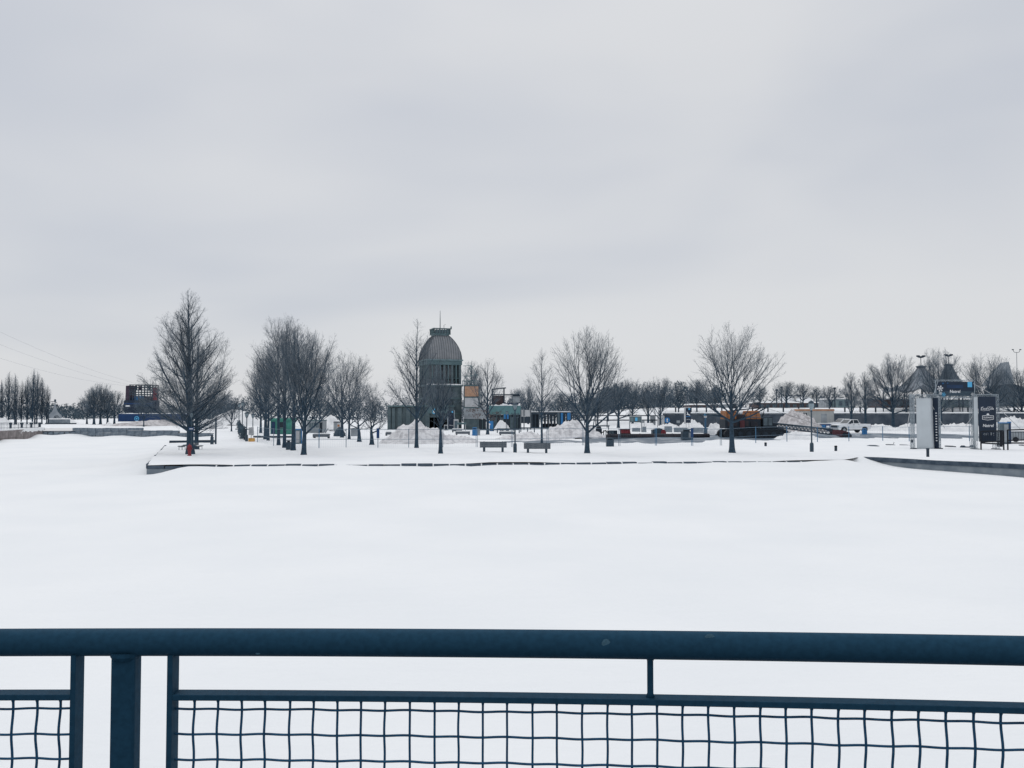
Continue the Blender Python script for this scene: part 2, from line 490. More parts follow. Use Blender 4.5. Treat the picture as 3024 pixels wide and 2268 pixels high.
# far walls of the channel on the left
w = thing('brown_quay', 'brownish stone quay wall topped with ragged snow at the far left', 'quay wall')
for r_ in range(2):
    stone_run(w, (-41.5, 36.5), (-65.0, 120.5), 3.4, -1.2 + 0.92 * r_, -0.3 + 0.92 * r_, 0.5, 'brown_stone', 'stone', 11 + r_)
mbs = MB()
for i in range(150):
    t = i / 149
    x, y = -60.3 - 4.7 * t + (0 if t else 0), 102.5 + 18 * t
    h = 0.10 + 0.14 * abs(fbm(t * 40, 0.3, 1.0, 3)) * 2
    mbs.box(x - 0.2, x + 0.22, y - 0.18, y + 0.25, 0.58 - h * 1.2, 0.74 + 0.1 * fbm(t * 20, 5, 1, 2), taper=(0.7, 0.7))
mbs.build('snow_cap', 'snow', w)
w = thing('field_stone_wall', 'low wall of big rough stones behind a snowdrift at left', 'stone wall')
stone_run(w, (-64.9, 120.2), (-60.8, 121.2), 0.75, -0.7, 0.12, 0.6, 'stone', 'stone', 21, gap=0.05)
stone_run(w, (-64.9, 120.2), (-60.8, 121.2), 4.4, 0.13, 0.27, 0.6, 'coping', 'coping', 22)
w = thing('stepped_stone_wall', 'long coursed grey stone wall stepping down towards the right in the channel', 'stone wall')
steps = [(215, 420, 4), (420, 527, 3), (527, 640, 2)]
for k, (p0, p1, rows) in enumerate(steps):
    a = (X(p0, 121.3 - 0.6 * k), 121.3 - 0.6 * k); b = (X(p1, 120.9 - 0.6 * k), 120.9 - 0.6 * k)
    for r_ in range(rows):
        stone_run(w, a, b, 1.15, -0.7 + 0.345 * r_, -0.365 + 0.345 * r_, 0.7 - 0.05 * r_, 'stone', 'stone', 31 + 7 * k + r_, gap=0.02)
w = thing('dark_timber_dock', 'dark timber dock edge behind the pyramidal tree', 'dock')
for r_ in range(2):
    stone_run(w, (X(505, 79), 78.6), (X(640, 80), 79.6), 2.3, -0.55 + 0.36 * r_, -0.2 + 0.36 * r_, 0.6, 'dark_metal', 'beam', 50 + r_)

# wooden deck the photographer stands on
mb = MB().box(-9, 9, -7, 1.98, 0.6, 0.88)
tag(mb.build('deck', 'bench'), 'boards of the walkway behind the railing', kind='structure')
mb = MB().box(-9, 9, -7, 1.90, -1.2, 0.59)
tag(mb.build('quay_base', 'concrete'), 'concrete base under the walkway', kind='structure')

# slush on the lane where the machines stand
def strip(name, pts, m, label, h=0.03, seed=0):
    v, f = [], []
    n = len(pts)
    K = 8
    for i, (x, y0, y1) in enumerate(pts):
        for k in range(K + 1):
            y = y0 + (y1 - y0) * k / K
            e = 0.0 if 0 < k < K else 0.5 * fbm(x, seed + k, 0.6, 3)
            v.append((x, y + e, ground_z(x, y) + h - (0.12 if k in (0, K) else 0)))
    for i in range(n - 1):
        for k in range(K):
            f.append((i * (K + 1) + k, (i + 1) * (K + 1) + k, (i + 1) * (K + 1) + k + 1, i * (K + 1) + k + 1))
    return tag(MB().add(v, f).build(name, m), label, kind='structure')
pts = []
for px in range(1420, 2900, 12):
    near = 1310 + 4 * fbm(px, 1, 0.02, 3) - 10 * sm(1960, 2080, px) - 5 * sm(2200, 2300, px)
    y0 = g(px, near).y; y1 = g(px, 1283 - 3 * sm(2300, 2500, px)).y
    if px < 1740:
        y1 = y0 + 4 + 6 * sm(1420, 1740, px)
    xm = X(px, (y0 + y1) / 2)
    pts.append((xm, y0, y1))
strip('slush_lane', pts, 'slush', 'wet slushy lane where the machines are parked', 0.05, 3)

# ------------------------------------------------------------------ railing in front of the camera
XS = np.array([X(0, 1.985), 0.0, X(3024, 1.82)])
cy = np.polyfit(XS, [1.985, 1.925, 1.82], 2)
cz = np.polyfit(XS, [at(0, 1897, 1.985).z, at(1512, 1901, 1.925).z, at(3024, 1922, 1.82).z], 1)
RY = lambda x: float(np.polyval(cy, x))
RZ = lambda x: float(np.polyval(cz, x))
def RP(x, dz=0.0, dy=0.0):
    return (x, RY(x) + dy, RZ(x) + dz)
rail = thing('railing', 'blue painted pipe railing with wire mesh panels across the foreground', 'railing')
MB().tube([RP(x) for x in np.linspace(-3.4, 3.9, 60)], 0.0303, 24).build('top_rail', 'rail', rail, smooth=True)
POSTS = [-0.867 - 2.34, -0.867, 1.47, 3.81]
DZ = 0.88
for x in POSTS:
    p = MB().box(-0.027, 0.027, -0.020, 0.020, DZ, RZ(x) - 0.012).build('post', 'rail', rail, (x, RY(x), 0), bevel=0.005)
    MB().tube([RP(x, -0.036), RP(x, -0.028), RP(x, -0.020)], [0.029, 0.034, 0.034], 16).build('weld_bead', 'rail', rail)
M['scuff'] = mat('worn_rail_paint', (0.05, 0.12, 0.17), 0.7, scale=200)
for px, py, w_, h_ in ((1790, 1903, .010, .012), (2099, 1886, .011, .008), (760, 1930, .006, .004)):
    p = at(px, py, RY(X(px, 1.9)) - .028)
    mb = MB(); mb.lathe([(.0005, 0), (1, .0008), (.6, .0016)], 10)
    mb.v = [(v[0] * w_, -v[2] + 0.001, v[1] * h_) for v in mb.v]
    mb.build('scuff', 'scuff', rail, (p.x, RY(p.x) - math.sqrt(max(0, .0303 ** 2 - (p.z - RZ(p.x)) ** 2)) + .0005, p.z), 0.0)
def panel(x0, x1, wx0):
    fr = MB()
    bars = [('frame_bar', x0), ('frame_bar', x1)]
    root = MB()
    N = 26
    v, f = [], []
    for i in range(N + 1):
        x = x0 + 0.006 + (x1 - x0 - 0.012) * i / N
        for dy, dz in ((-0.02, -0.124), (0.02, -0.124), (0.02, -0.111), (-0.02, -0.111)):
            v.append(RP(x, dz, dy))
    for i in range(N):
        for k in range(4):
            f.append((i * 4 + k, i * 4 + (k + 1) % 4, i * 4 + 4 + (k + 1) % 4, i * 4 + 4 + k))
    f += [(0, 1, 2, 3), (N * 4 + 3, N * 4 + 2, N * 4 + 1, N * 4)]
    pn = MB().add(v, f).build('mesh_panel', 'rail', rail, bevel=0.0015)
    for x in (x0, x1):
        MB().box(-0.006, 0.006, -0.0205, 0.0205, DZ + 0.04, RZ(x) - 0.024).build('frame_bar', 'rail', pn, (x, RY(x), 0), bevel=0.001)
    # bottom bar
    MB().add([(p[0], p[1], p[2] - 0.80) for p in v], f).build('frame_bar', 'rail', pn)
    xm = (x0 + x1) / 2
    s = MB().tube([RP(xm, -0.024), RP(xm, -0.034), RP(xm, -0.103), RP(xm, -0.113)], [0.0115, 0.0068, 0.0068, 0.0105], 10)
    s.build('spacer', 'rail', pn, smooth=True)
    zs = [-0.149 - 0.0555 * k for k in range(14)]
    xs = []
    x = wx0
    while x < x1 - 0.012:
        if x > x0 + 0.012: xs.append(x)
        x += 0.0540
    rr = random.Random(int(x0 * 100) + 900)
    wires = {}
    for x in xs:
        var = rr.randrange(3)
        if var not in wires:
            amp = (0.0005, 0.0003, 0.0008)[var]
            pts, rad = [], []
            for k in range(60):
                z = -0.121 - 0.80 * k / 59
                ph = math.pi * (z + 0.149) / 0.0555
                pts.append((amp * 0.8 * math.sin(ph + 0.9) + 0.0004 * math.sin(z * 61 + var), 0.0033 * math.cos(ph), z))
                rad.append(0.0055 if k == 0 else 0.0028)
            wires[var] = MB().tube(pts, rad, 6).build('vertical_wire', 'wire', pn, smooth=True)
            o = wires[var]
        else:
            o = wires[var].copy(); COL.objects.link(o)
        o.location = (x + rr.uniform(-0.0012, 0.0012), RY(x), RZ(x))
        o.rotation_euler = (0, rr.uniform(-0.003, 0.003), 0)
    for q, dz in enumerate(zs):
        pts = []
        n = int((x1 - x0) / 0.009)
        off = rr.uniform(-0.001, 0.001)
        for i in range(n + 1):
            x = x0 + (x1 - x0) * i / n
            ph = math.pi * (x - wx0) / 0.054
            pts.append(RP(x, dz + off + 0.0005 * math.sin(ph + 0.7) + 0.0006 * math.sin(x * 23 + q), 0.0030 * math.cos(ph + math.pi)))
        MB().tube(pts, 0.0028, 5).build('horizontal_wire', 'wire', pn, smooth=True)
panel(POSTS[0] + 0.115, POSTS[1] - 0.112, X(52, 1.98) - 0.054 * 40)
panel(POSTS[1] + 0.107, POSTS[2] - 0.112, X(578, 1.957))
panel(POSTS[2] + 0.115, POSTS[3] - 0.112, 1.62)

# ------------------------------------------------------------------ bare trees
def unit(v):
    return v / np.maximum(np.linalg.norm(v, axis=-1, keepdims=True), 1e-9)
def tubes(P, Rd, k):
    """P [M,N,3] polylines, Rd [M,N] radii -> vertices, quads of k-sided tubes"""
    P = np.asarray(P, float); Mn, N, _ = P.shape
    T = np.empty_like(P)
    T[:, 1:-1] = P[:, 2:] - P[:, :-2]; T[:, 0] = P[:, 1] - P[:, 0]; T[:, -1] = P[:, -1] - P[:, -2]
    T = unit(T)
    ref = np.where(np.abs(T[..., 2:3]) < 0.9, np.array([0, 0, 1.0]), np.array([0, 1.0, 0]))
    A = unit(np.cross(T, ref)); B = np.cross(T, A)
    th = 2 * np.pi * (np.arange(k) + 0.5) / k
    V = P[:, :, None] + Rd[:, :, None, None] * (A[:, :, None] * np.cos(th)[None, None, :, None] + B[:, :, None] * np.sin(th)[None, None, :, None])
    base = (np.arange(Mn) * N * k)[:, None, None] + (np.arange(N - 1) * k)[None, :, None]
    i0 = base + np.arange(k)[None, None]; i1 = base + ((np.arange(k) + 1) % k)[None, None]
    Q = np.stack([i0, i1, i1 + k, i0 + k], -1).reshape(-1, 4)
    return V.reshape(-1, 3), Q
def join(parts):
    V, Q, o = [], [], 0
    for v, q in parts:
        V.append(v); Q.append(q + o); o += len(v)
    return np.concatenate(V), np.concatenate(Q)
def resample(pts, n):
    pts = np.asarray(pts); d = np.r_[0, np.cumsum(np.linalg.norm(np.diff(pts, axis=0), axis=1))]
    t = np.linspace(0, d[-1], n)
    return np.stack([np.interp(t, d, pts[:, i]) for i in range(3)], 1)

PROF = {
    # crown radius (0..1) against height in the crown (0..1)
    'pyramid': ([-.08, 0, .12, .25, .375, .5, .625, .75, .875, 1.0, 1.1], [.5, .68, .88, 1.0, 1.0, .91, .78, .57, .30, .09, .0]),
    'vase':    ([-.08, 0, .15, .35, .6, .8, .93, 1.0, 1.1], [.15, .3, .66, .96, 1.0, .84, .60, .36, .0]),
    'oval':    ([-.08, 0, .1, .3, .5, .75, .92, 1.0, 1.1], [.25, .45, .75, 1.0, .95, .72, .40, .15, .0]),
    'round':   ([-.1, 0, .12, .3, .55, .8, .93, 1.0, 1.1], [.3, .6, .92, 1.0, .95, .80, .58, .32, .0]),
    'column':  ([-.08, 0, .1, .3, .6, .85, 1.0, 1.1], [.3, .6, .85, 1.0, .85, .5, .12, .0]),
    'slim':    ([-.08, 0, .12, .3, .5, .75, .92, 1.0, 1.1], [.3, .6, 1.0, .95, .62, .40, .22, .08, .0]),
    'crab':    ([-.2, 0, .15, .4, .7, .9, 1.0, 1.15], [.3, .5, .8, 1.0, .95, .7, .3, .0]),
}
STY = {
    #          crown base, leader, limbs, elev low, elev high, limb start span, tropism, wob
    'pyramid': dict(cb=.10, lead=.99, fork=1.6, limbs=44, e0=26, e1=66, s0=.13, s1=.92, trop=.035, wob=.045),
    'vase':    dict(cb=.17, lead=.60, limbs=12, e0=40, e1=74, s0=.15, s1=.42, trop=.022, wob=.055, fork=4.2, lt=1.0),
    'oval':    dict(cb=.18, lead=.92, fork=2.2, limbs=20, e0=42, e1=70, s0=.19, s1=.85, trop=.040, wob=.06),
    'round':   dict(cb=.20, lead=.58, limbs=13, e0=22, e1=72, s0=.20, s1=.46, trop=.018, wob=.06, fork=4.2, lt=1.0),
    'column':  dict(fork=.6, cb=.06, lead=.98, limbs=46, e0=68, e1=80, s0=.08, s1=.85, trop=.06, wob=.03),
    'slim':    dict(cb=.16, lead=.99, limbs=24, e0=45, e1=66, s0=.18, s1=.85, trop=.05, wob=.05),
    'crab':    dict(fork=2.6, cb=.22, lead=.45, limbs=9, e0=28, e1=58, s0=.18, s1=.42, trop=.02, wob=.20),
}
def grow(H, W, r0, style, seed, br=9.0, tw=7.0, tt=2.2, limbs=None, lean=0.0, tr=0.0029, sides=11, cb=None, **over):
    """bare tree: leader, limbs, branches, twigs. returns (trunk verts,quads), (crown verts,quads)"""
    st = dict(STY[style]); st.update(over)
    if limbs: st['limbs'] = limbs
    if cb is not None:
        st['s0'] += cb - st['cb']; st['cb'] = cb
    rg = np.random.default_rng(seed)
    px, py_ = PROF[style]
    zc = st['cb'] * H; hc = H - zc
    def rad(z):
        return np.interp((z - zc) / hc, px, py_) * W
    ph = rg.uniform(0, 6.28, 6); am = rg.uniform(.07, .18, 3)
    def lob(P):
        a = np.arctan2(P[..., 1], P[..., 0])
        return 1 + am[0] * np.sin(2 * a + ph[0]) + am[1] * np.sin(3 * a + ph[1] + P[..., 2] * 1.1) + am[2] * np.sin(P[..., 2] * 2.3 + a + ph[2])
    # leader
    n = 22
    zz = np.linspace(0, st['lead'] * H, n)
    wob = np.cumsum(rg.normal(0, st['wob'] * .35 * H / n, (n, 2)), axis=0)
    wob -= wob[:1]; wob *= np.linspace(0, 1, n)[:, None] ** .7
    lead = np.c_[wob[:, 0] + lean * zz, wob[:, 1], zz]
    lr = r0 * (np.clip(1 - zz / (H * st['lead']), 0, 1) ** st.get('lt', 1.1) * .95 + .05)
    lr *= 1 + .35 * np.exp(-zz / (H * .02 + .05))
    leads = [(lead, lr)]
    # limbs
    L = []
    golden = 2.39996
    for i in range(st['limbs']):
        f = (i + rg.uniform(.1, .9)) / st['limbs']
        f = f ** (1.7 if style == 'pyramid' else 1.25)
        s = st['s0'] + (st['s1'] - st['s0']) * f
        z = s * H
        if z > zz[-1] * .97: continue
        p = np.array([np.interp(z, zz, lead[:, 0]), np.interp(z, zz, lead[:, 1]), z])
        rp = np.interp(z, zz, lr)
        az = i * golden + rg.uniform(-.5, .5)
        e = math.radians(st['e0'] + (st['e1'] - st['e0']) * f ** .8 + rg.normal(0, 6))
        d = np.array([math.cos(az) * math.cos(e), math.sin(az) * math.cos(e), math.sin(e)])
        pts = [p]
        ds = .045 * H
        lim = rg.uniform(.70, 1.12)
        for k in range(26):
            d = d + np.array([0, 0, st['trop']]) + rg.normal(0, st['wob'], 3)
            d /= np.linalg.norm(d)
            q = pts[-1] + d * ds
            a = q - np.array([lean * q[2], 0, 0])
            if math.hypot(a[0], a[1]) > float(rad(q[2]) * lob(a)) * lim or q[2] > H * rg.uniform(.94, 1.01):
                break
            pts.append(q)
        if len(pts) < 2:
            pts.append(pts[-1] + d * ds * .6)
        ln = (len(pts) - 1) * ds
        rb = min(rp * rg.uniform(.48, .72), .012 * H * (ln / H) ** .6 * (1.7 if style in ('vase', 'round', 'crab') else 1.0))
        L.append((resample(pts, 12), rb, ln))
        # the limb forks again on its way out
        P12 = L[-1][0]
        nf = int(st.get('fork', 2) * ln / (.35 * H) + rg.random())
        for q in range(nf):
            u = rg.uniform(.12, .62)
            i0 = int(u * 11)
            p = P12[i0] * (1 - (u * 11 - i0)) + P12[i0 + 1] * (u * 11 - i0)
            dp = P12[i0 + 1] - P12[i0]; dp = dp / np.linalg.norm(dp)
            rv = rg.normal(size=3); rv -= rv.dot(dp) * dp; rv /= np.linalg.norm(rv)
            an = math.radians(rg.uniform(18, 40))
            dd = dp * math.cos(an) + rv * math.sin(an) + np.array([0, 0, .10]); dd /= np.linalg.norm(dd)
            ps = [p]; lim2 = rg.uniform(.8, 1.12)
            for k in range(24):
                dd = dd + np.array([0, 0, st['trop']]) + rg.normal(0, st['wob'], 3); dd /= np.linalg.norm(dd)
                qn = ps[-1] + dd * ds * .9
                a = qn - np.array([lean * qn[2], 0, 0])
                if math.hypot(a[0], a[1]) > float(rad(qn[2]) * lob(a)) * lim2 or qn[2] > H * rg.uniform(.93, 1.01): break
                ps.append(qn)
            if len(ps) > 2:
                L.append((resample(ps, 12), rb * (1 - u * .8) * rg.uniform(.5, .75), (len(ps) - 1) * ds * .9))
    LP = np.array([l[0] for l in L]); Lb = np.array([l[1] for l in L]); Ll = np.array([l[2] for l in L])
    t12 = np.linspace(0, 1, 12)
    LR = Lb[:, None] * (1 - t12[None] * .86)
    lead12 = resample(lead[int(n * st['cb'] * .9):], 12)[None]
    leadlen = H * (st['lead'] - st['cb'])
    def spawn(P, Rr, ln, per_m, t0, ang, lfun, npts, up, bend):
        cnt = rg.poisson(per_m * ln / ln.sum())
        idx = np.repeat(np.arange(len(P)), cnt)
        if len(idx) == 0: idx = np.array([0])
        m = len(idx); N = P.shape[1]
        t = t0 + (1 - t0) * rg.random(m) ** .85
        u = t * (N - 1); i = np.minimum(u.astype(int), N - 2); fr = (u - i)[:, None]
        p = P[idx, i] * (1 - fr) + P[idx, i + 1] * fr
        dp = unit(P[idx, i + 1] - P[idx, i])
        rp = Rr[idx, i] * (1 - fr[:, 0]) + Rr[idx, i + 1] * fr[:, 0]
        rv = unit(rg.normal(size=(m, 3)))
        pe = unit(rv - (rv * dp).sum(1, keepdims=True) * dp)
        a = np.radians(rg.normal(ang, 9, m))[:, None]
        d = unit(dp * np.cos(a) + pe * np.sin(a) + np.array([0, 0, up]))
        l = lfun(ln[idx], t, m)
        end = p + d * l[:, None]
        ax = end - np.stack([lean * end[:, 2], 0 * end[:, 2], 0 * end[:, 2]], 1)
        out = (np.hypot(ax[:, 0], ax[:, 1]) > rad(end[:, 2]) * lob(ax) * 1.14 + .08) | (end[:, 2] > H * 1.01)
        l = np.where(out, l * .38, l)
        s = np.linspace(0, 1, npts)
        Pn = p[:, None] + d[:, None] * (l[:, None] * s[None])[..., None]
        Pn[..., 2] += bend * l[:, None] * s[None] ** 2
        jit = rg.normal(0, .03, Pn.shape) * l[:, None, None] * (s[None, :, None] > 0) * (1 if npts > 2 else 0)
        Pn += jit
        return Pn, rp, l
    pp, rr_, ll = np.concatenate([LP, lead12]), np.concatenate([LR, np.interp(lead12[..., 2], zz, lr)]), np.r_[Ll, leadlen]
    B, rp, bl = spawn(pp, rr_, ll, br * 44, .16, 40, lambda pl, t, m: np.clip(pl * (1 - t) * .55 + .035 * H, .03 * H, .26 * H) * rg.uniform(.6, 1.15, m), 6, .12, .05)
    brd = np.minimum(rp * .6, .0009 * H + .0034 * bl)
    BR = np.maximum(brd[:, None] * (1 - np.linspace(0, .75, 6)[None]), tr)
    allP = np.concatenate([B, np.stack([resample(x, 6) for x in LP]), resample(lead12[0], 6)[None]])
    allR = np.concatenate([BR, np.repeat(Lb[:, None] * .5, 6, 1), np.full((1, 6), r0 * .4)])
    alll = np.r_[bl, Ll * .8, leadlen * .7]
    T, rp, tl = spawn(allP, allR, alll, br * 44 * tw * 1.15, .2, 38, lambda pl, t, m: np.clip(pl * .42 * (1.15 - t), .018 * H, .085 * H) * rg.uniform(.6, 1.2, m), 3, .10, .04)
    TR = np.repeat(np.minimum(rp * .6, tr * 1.5)[:, None], 3, 1) * np.array([1, .85, .55]); TR = np.maximum(TR, tr * .6)
    U, rp, ul = spawn(T, TR, tl, br * 44 * tw * tt * .85, .25, 36, lambda pl, t, m: np.clip(pl * .55, .012 * H, .04 * H) * rg.uniform(.6, 1.2, m), 2, .12, 0)
    UR = np.repeat(np.full(len(U), tr * .75)[:, None], 2, 1) * np.array([1, .6])
    trunk = join([tubes(lead[None], lr[None], sides), tubes(LP, LR, max(3, sides - 5))])
    crown = join([tubes(B, BR, 4), tubes(T, TR, 3), tubes(U, UR, 3)])
    return trunk, crown

NT = [0]
def tree(name, label, loc, H, W, r0, style, seed, group, bark='bark', twig='twig', **kw):
    t = thing(name, label, 'tree', loc, 0, group)
    (tv, tq), (cv, cq) = grow(H, W, r0, style, seed, **kw)
    for nm, v, q, m in (('trunk', tv, tq, bark), ('crown', cv, cq, twig)):
        me = np_mesh(nm, v, q, m)
        o = bpy.data.objects.new(nm, me); COL.objects.link(o); o.parent = t
        NT[0] += len(q) * 2
    return t
def gtree(px, py, top, wpx, style, seed, label, tw_px, name='bare_tree', group='bare trees standing in the park snow', **kw):
    p = g(px, py, 0); p.z = ground_z(p.x, p.y) - 0.04
    p = at(px, py, g(px, py, ground_z(p.x, p.y)).y)
    d = p.y
    H = Z(top, d) - p.z
    return tree(name, label, (p.x, p.y, p.z - 0.05), H, wpx / 2 * S(d), tw_px / 2 * S(d), style, seed, group, **kw)

gtree(562, 1341, 850, 300, 'pyramid', 5, 'tall dense pyramid shaped bare tree at left with a red hydrant at its foot', 22, br=18, tw=11, tt=2.6, lean=-0.02)
gtree(580, 1326, 985, 190, 'pyramid', 8, 'smaller bare tree half hidden behind the pyramid shaped tree by the curved seats', 13, br=9, tw=8)
gtree(897, 1343, 955, 232, 'vase', 23, 'front tree of the dense clump left of the dome, with a forked trunk', 15, br=10, tw=8, lean=0.03)
gtree(866, 1330, 938, 195, 'oval', 12, 'bare tree second from the front in the dense clump, dark bin at its trunk', 13, br=9, tw=8)
gtree(840, 1323, 920, 195, 'oval', 13, 'bare tree third from the front in the dense clump left of the dome', 11, br=9, tw=8)
gtree(823, 1315, 912, 185, 'oval', 14, 'tallest bare tree of the dense clump, fourth trunk from the front', 10, br=9, tw=8, lean=-0.02)
gtree(792, 1301, 1012, 172, 'oval', 15, 'bare tree with a slim trunk in front of a twin trunk, near the green kiosk', 8, br=8, tw=7)
gtree(784, 1297, 1035, 185, 'oval', 16, 'thicker bare tree at the left of the clump beside the tall lamp posts', 11, br=8, tw=7)
gtree(770, 1279, 1090, 120, 'round', 17, 'low spreading bare tree at the back of the clump near the white notice', 8, br=8, tw=7, twig='twig')
gtree(1010, 1293, 1034, 158, 'vase', 18, 'bare tree in front of the white portable booth', 10, br=8, tw=6)
gtree(1031, 1297, 1030, 128, 'vase', 19, 'slim bare tree just right of the one by the white booth', 8, br=8, tw=6)
gtree(1061, 1305, 1118, 110, 'crab', 20, 'short crooked tree with a pale stubby trunk, left one of two', 13, br=9, tw=5, name='crabapple_tree', tt=1.2)
gtree(1098, 1314, 1122, 120, 'crab', 31, 'short crooked tree with sprawling curved limbs left of the dirty snow heap', 14, br=9, tw=5, name='crabapple_tree', tt=1.2, limbs=10)
gtree(1230, 1323, 938, 190, 'pyramid', 22, 'tall airy bare tree standing before the left side of the dome', 11, br=9, tw=7, limbs=24, cb=.16, e0=44, fork=1.2)
gtree(1301, 1340, 1070, 112, 'vase', 23, 'small bare tree directly in front of the dome, forking low', 13, br=8, tw=5, cb=.28)
gtree(1440, 1284, 1050, 112, 'oval', 24, 'bare tree with clumps of dry leaves beside the plywood panel', 9, br=8, tw=6)
gtree(1600, 1311, 1026, 132, 'pyramid', 25, 'thin bare tree rising behind the right hand park bench', 7, br=7, tw=5, limbs=18, cb=.22, e0=48, fork=.8)
gtree(1734, 1338, 950, 240, 'vase', 23, 'wide vase shaped bare tree forking low, right of the two benches', 15, br=9, tw=7.5)
gtree(2162, 1336, 945, 292, 'round', 27, 'broad bare tree with a thick trunk standing before the orange crane', 17, br=9, tw=7.5, cb=.22)

# dry leaves still hanging low on the tree beside the plywood
def leaves(px0, px1, py0, py1, d, n, seed, parent_label=None):
    rr = random.Random(seed)
    mb = MB()
    for c in range(11):
        cx, cz_ = rr.uniform(px0, px1), rr.uniform(py0, py1)
        base = at(cx, cz_, d + rr.uniform(-.9, .9))
        for k in range(n):
            p = base + Vector((rr.gauss(0, .33), rr.gauss(0, .33), rr.gauss(0, .13)))
            s = rr.uniform(.04, .09)
            a, b = Vector((rr.gauss(0, 1), rr.gauss(0, 1), rr.gauss(0, 1))).normalized() * s, Vector((rr.gauss(0, 1), rr.gauss(0, 1), rr.gauss(0, 1))).normalized() * s
            mb.add([p - a, p + b, p + a, p - b], [(0, 1, 2, 3)])
    return mb
tr_leaf = [o for o in COL.objects if o.get('label', '').startswith('bare tree with clumps of dry')][0]
lf = leaves(1388, 1476, 1208, 1238, tr_leaf.location.y, 46, 5)
lf.v = [(p[0] - tr_leaf.location.x, p[1] - tr_leaf.location.y, p[2] - tr_leaf.location.z) for p in lf.v]
tag(lf.build('dry_leaves', 'dry_leaf', tr_leaf), kind='stuff')

# trees farther back: a few grown ones, copied with their own turn and size
def far_tree(proto, px, py, top, label, d=None, wk=1.0, rz=None, z=None):
    if d is None:
        d = g(px, py, 0).y
    x = X(px, d)
    z0 = ground_z(x, d) if z is None else z
    H = Z(top, d) - z0
    k = H / proto[1]
    return dup(proto[0], (x, d, z0 - 0.05), label, rz if rz is not None else rnd.uniform(0, 6.28), (k * wk, k * wk, k))
BG = 'bare trees behind the lane and along the terrace'
def first(px, py, top, wpx, style, seed, label, tw_px, d=None, name='bare_tree', **kw):
    if d is None: d = g(px, py, 0).y
    x = X(px, d); z0 = ground_z(x, d); H = Z(top, d) - z0
    t = tree(name, label, (x, d, z0 - 0.05), H, wpx / 2 * S(d), tw_px / 2 * S(d), style, seed, kw.pop('group', BG), twig=kw.pop('twig', 'twig_far'), **kw)
    return (t, H)
fk = dict(br=10, tw=7, tt=2.0, tr=0.0045)
pA = first(1826, 1257, 1124, 140, 'round', 41, 'spreading bare tree with a thick trunk right of the snow bank', 9, 165, **fk)
pB = first(1950, 1258, 1108, 110, 'vase', 42, 'bare tree rising behind the dark slate box', 7, 160, **fk)
pC = first(2637, 1269, 1042, 165, 'round', 43, 'big round crowned bare tree between the pickup and the white gate banner', 12, 147, br=17, tw=8, tt=2.2, tr=.0048)
pD = first(2514, 1240, 1085, 66, 'oval', 44, 'bare tree behind the pickup cab', 8, 150, **fk)
far_tree(pB, 1868, 1250, 1113, 'bare tree behind the green information board', 185)
far_tree(pD, 1914, 1250, 1116, 'bare tree just left of the round blue sign', 168, 1.25)
far_tree(pA, 2004, 1232, 1122, 'bare tree on the left of the navy banner', 190, .8)
far_tree(pB, 2058, 1225, 1116, 'bare tree just right of the navy banner', 195, 1.1)
far_tree(pD, 2112, 1228, 1130, 'bare tree between the blue pump post and the crane', 188, 1.3)
far_tree(pB, 1765, 1250, 1150, 'small bare tree behind the pergola end', 190, 1.3)
far_tree(pA, 1795, 1245, 1138, 'pale bare tree left of the thick trunk tree by the snow bank', 200, 1.0)
far_tree(pD, 2245, 1225, 1130, 'bare tree behind the crane cab', 210, 1.89)
far_tree(pB, 2322, 1222, 1122, 'bare tree behind the sandy snow heap', 205, 1.67)
far_tree(pA, 2372, 1222, 1128, 'bare tree above the beige trailer, left side', 214, 1.09)
far_tree(pD, 2412, 1222, 1134, 'bare tree above the beige trailer, right side', 212, 1.74)
far_tree(pB, 2452, 1222, 1136, 'bare tree near the terrace between trailer and pickup', 220, 1.74)
far_tree(pD, 2556, 1251, 1083, 'bare tree behind the pickup bed', 158, 1.15)
far_tree(pC, 2778, 1272, 1024, 'tall round bare tree seen through the white gate', 140, .86)
far_tree(pC, 2912, 1268, 1042, 'round bare tree behind the black sponsor banner', 150, .95)
far_tree(pA, 3018, 1258, 1080, 'bare tree cut by the right edge behind the grey roof', 176, 1.0)
far_tree(pD, 1392, 1266, 1050, 'faint thin bare tree between the dome and the plywood panel', 172, 1.1)
far_tree(pA, 1560, 1260, 1135, 'fuzzy grey tree just right of the pavilion roof frame', 230, .7)
far_tree(pA, 1525, 1262, 1142, 'rounded grey tree crown over the pavilion roof', 240, .7)
far_tree(pA, 1660, 1258, 1150, 'bare tree behind the left half of the pergola', 215, 1.1)
far_tree(pB, 684, 1258, 1172, 'small bare tree on the snowy path left of the lamps', 130, 1.0)
far_tree(pA, 945, 1255, 1130, 'hazy bare tree behind the grey kiosk', 190, 1.0)
far_tree(pA, 652, 1248, 1158, 'low bare tree behind the tall blue post', 200, 1.1)
far_tree(pB, 425, 1258, 1165, 'bare sapling in front of the blue container', 140, 1.0)

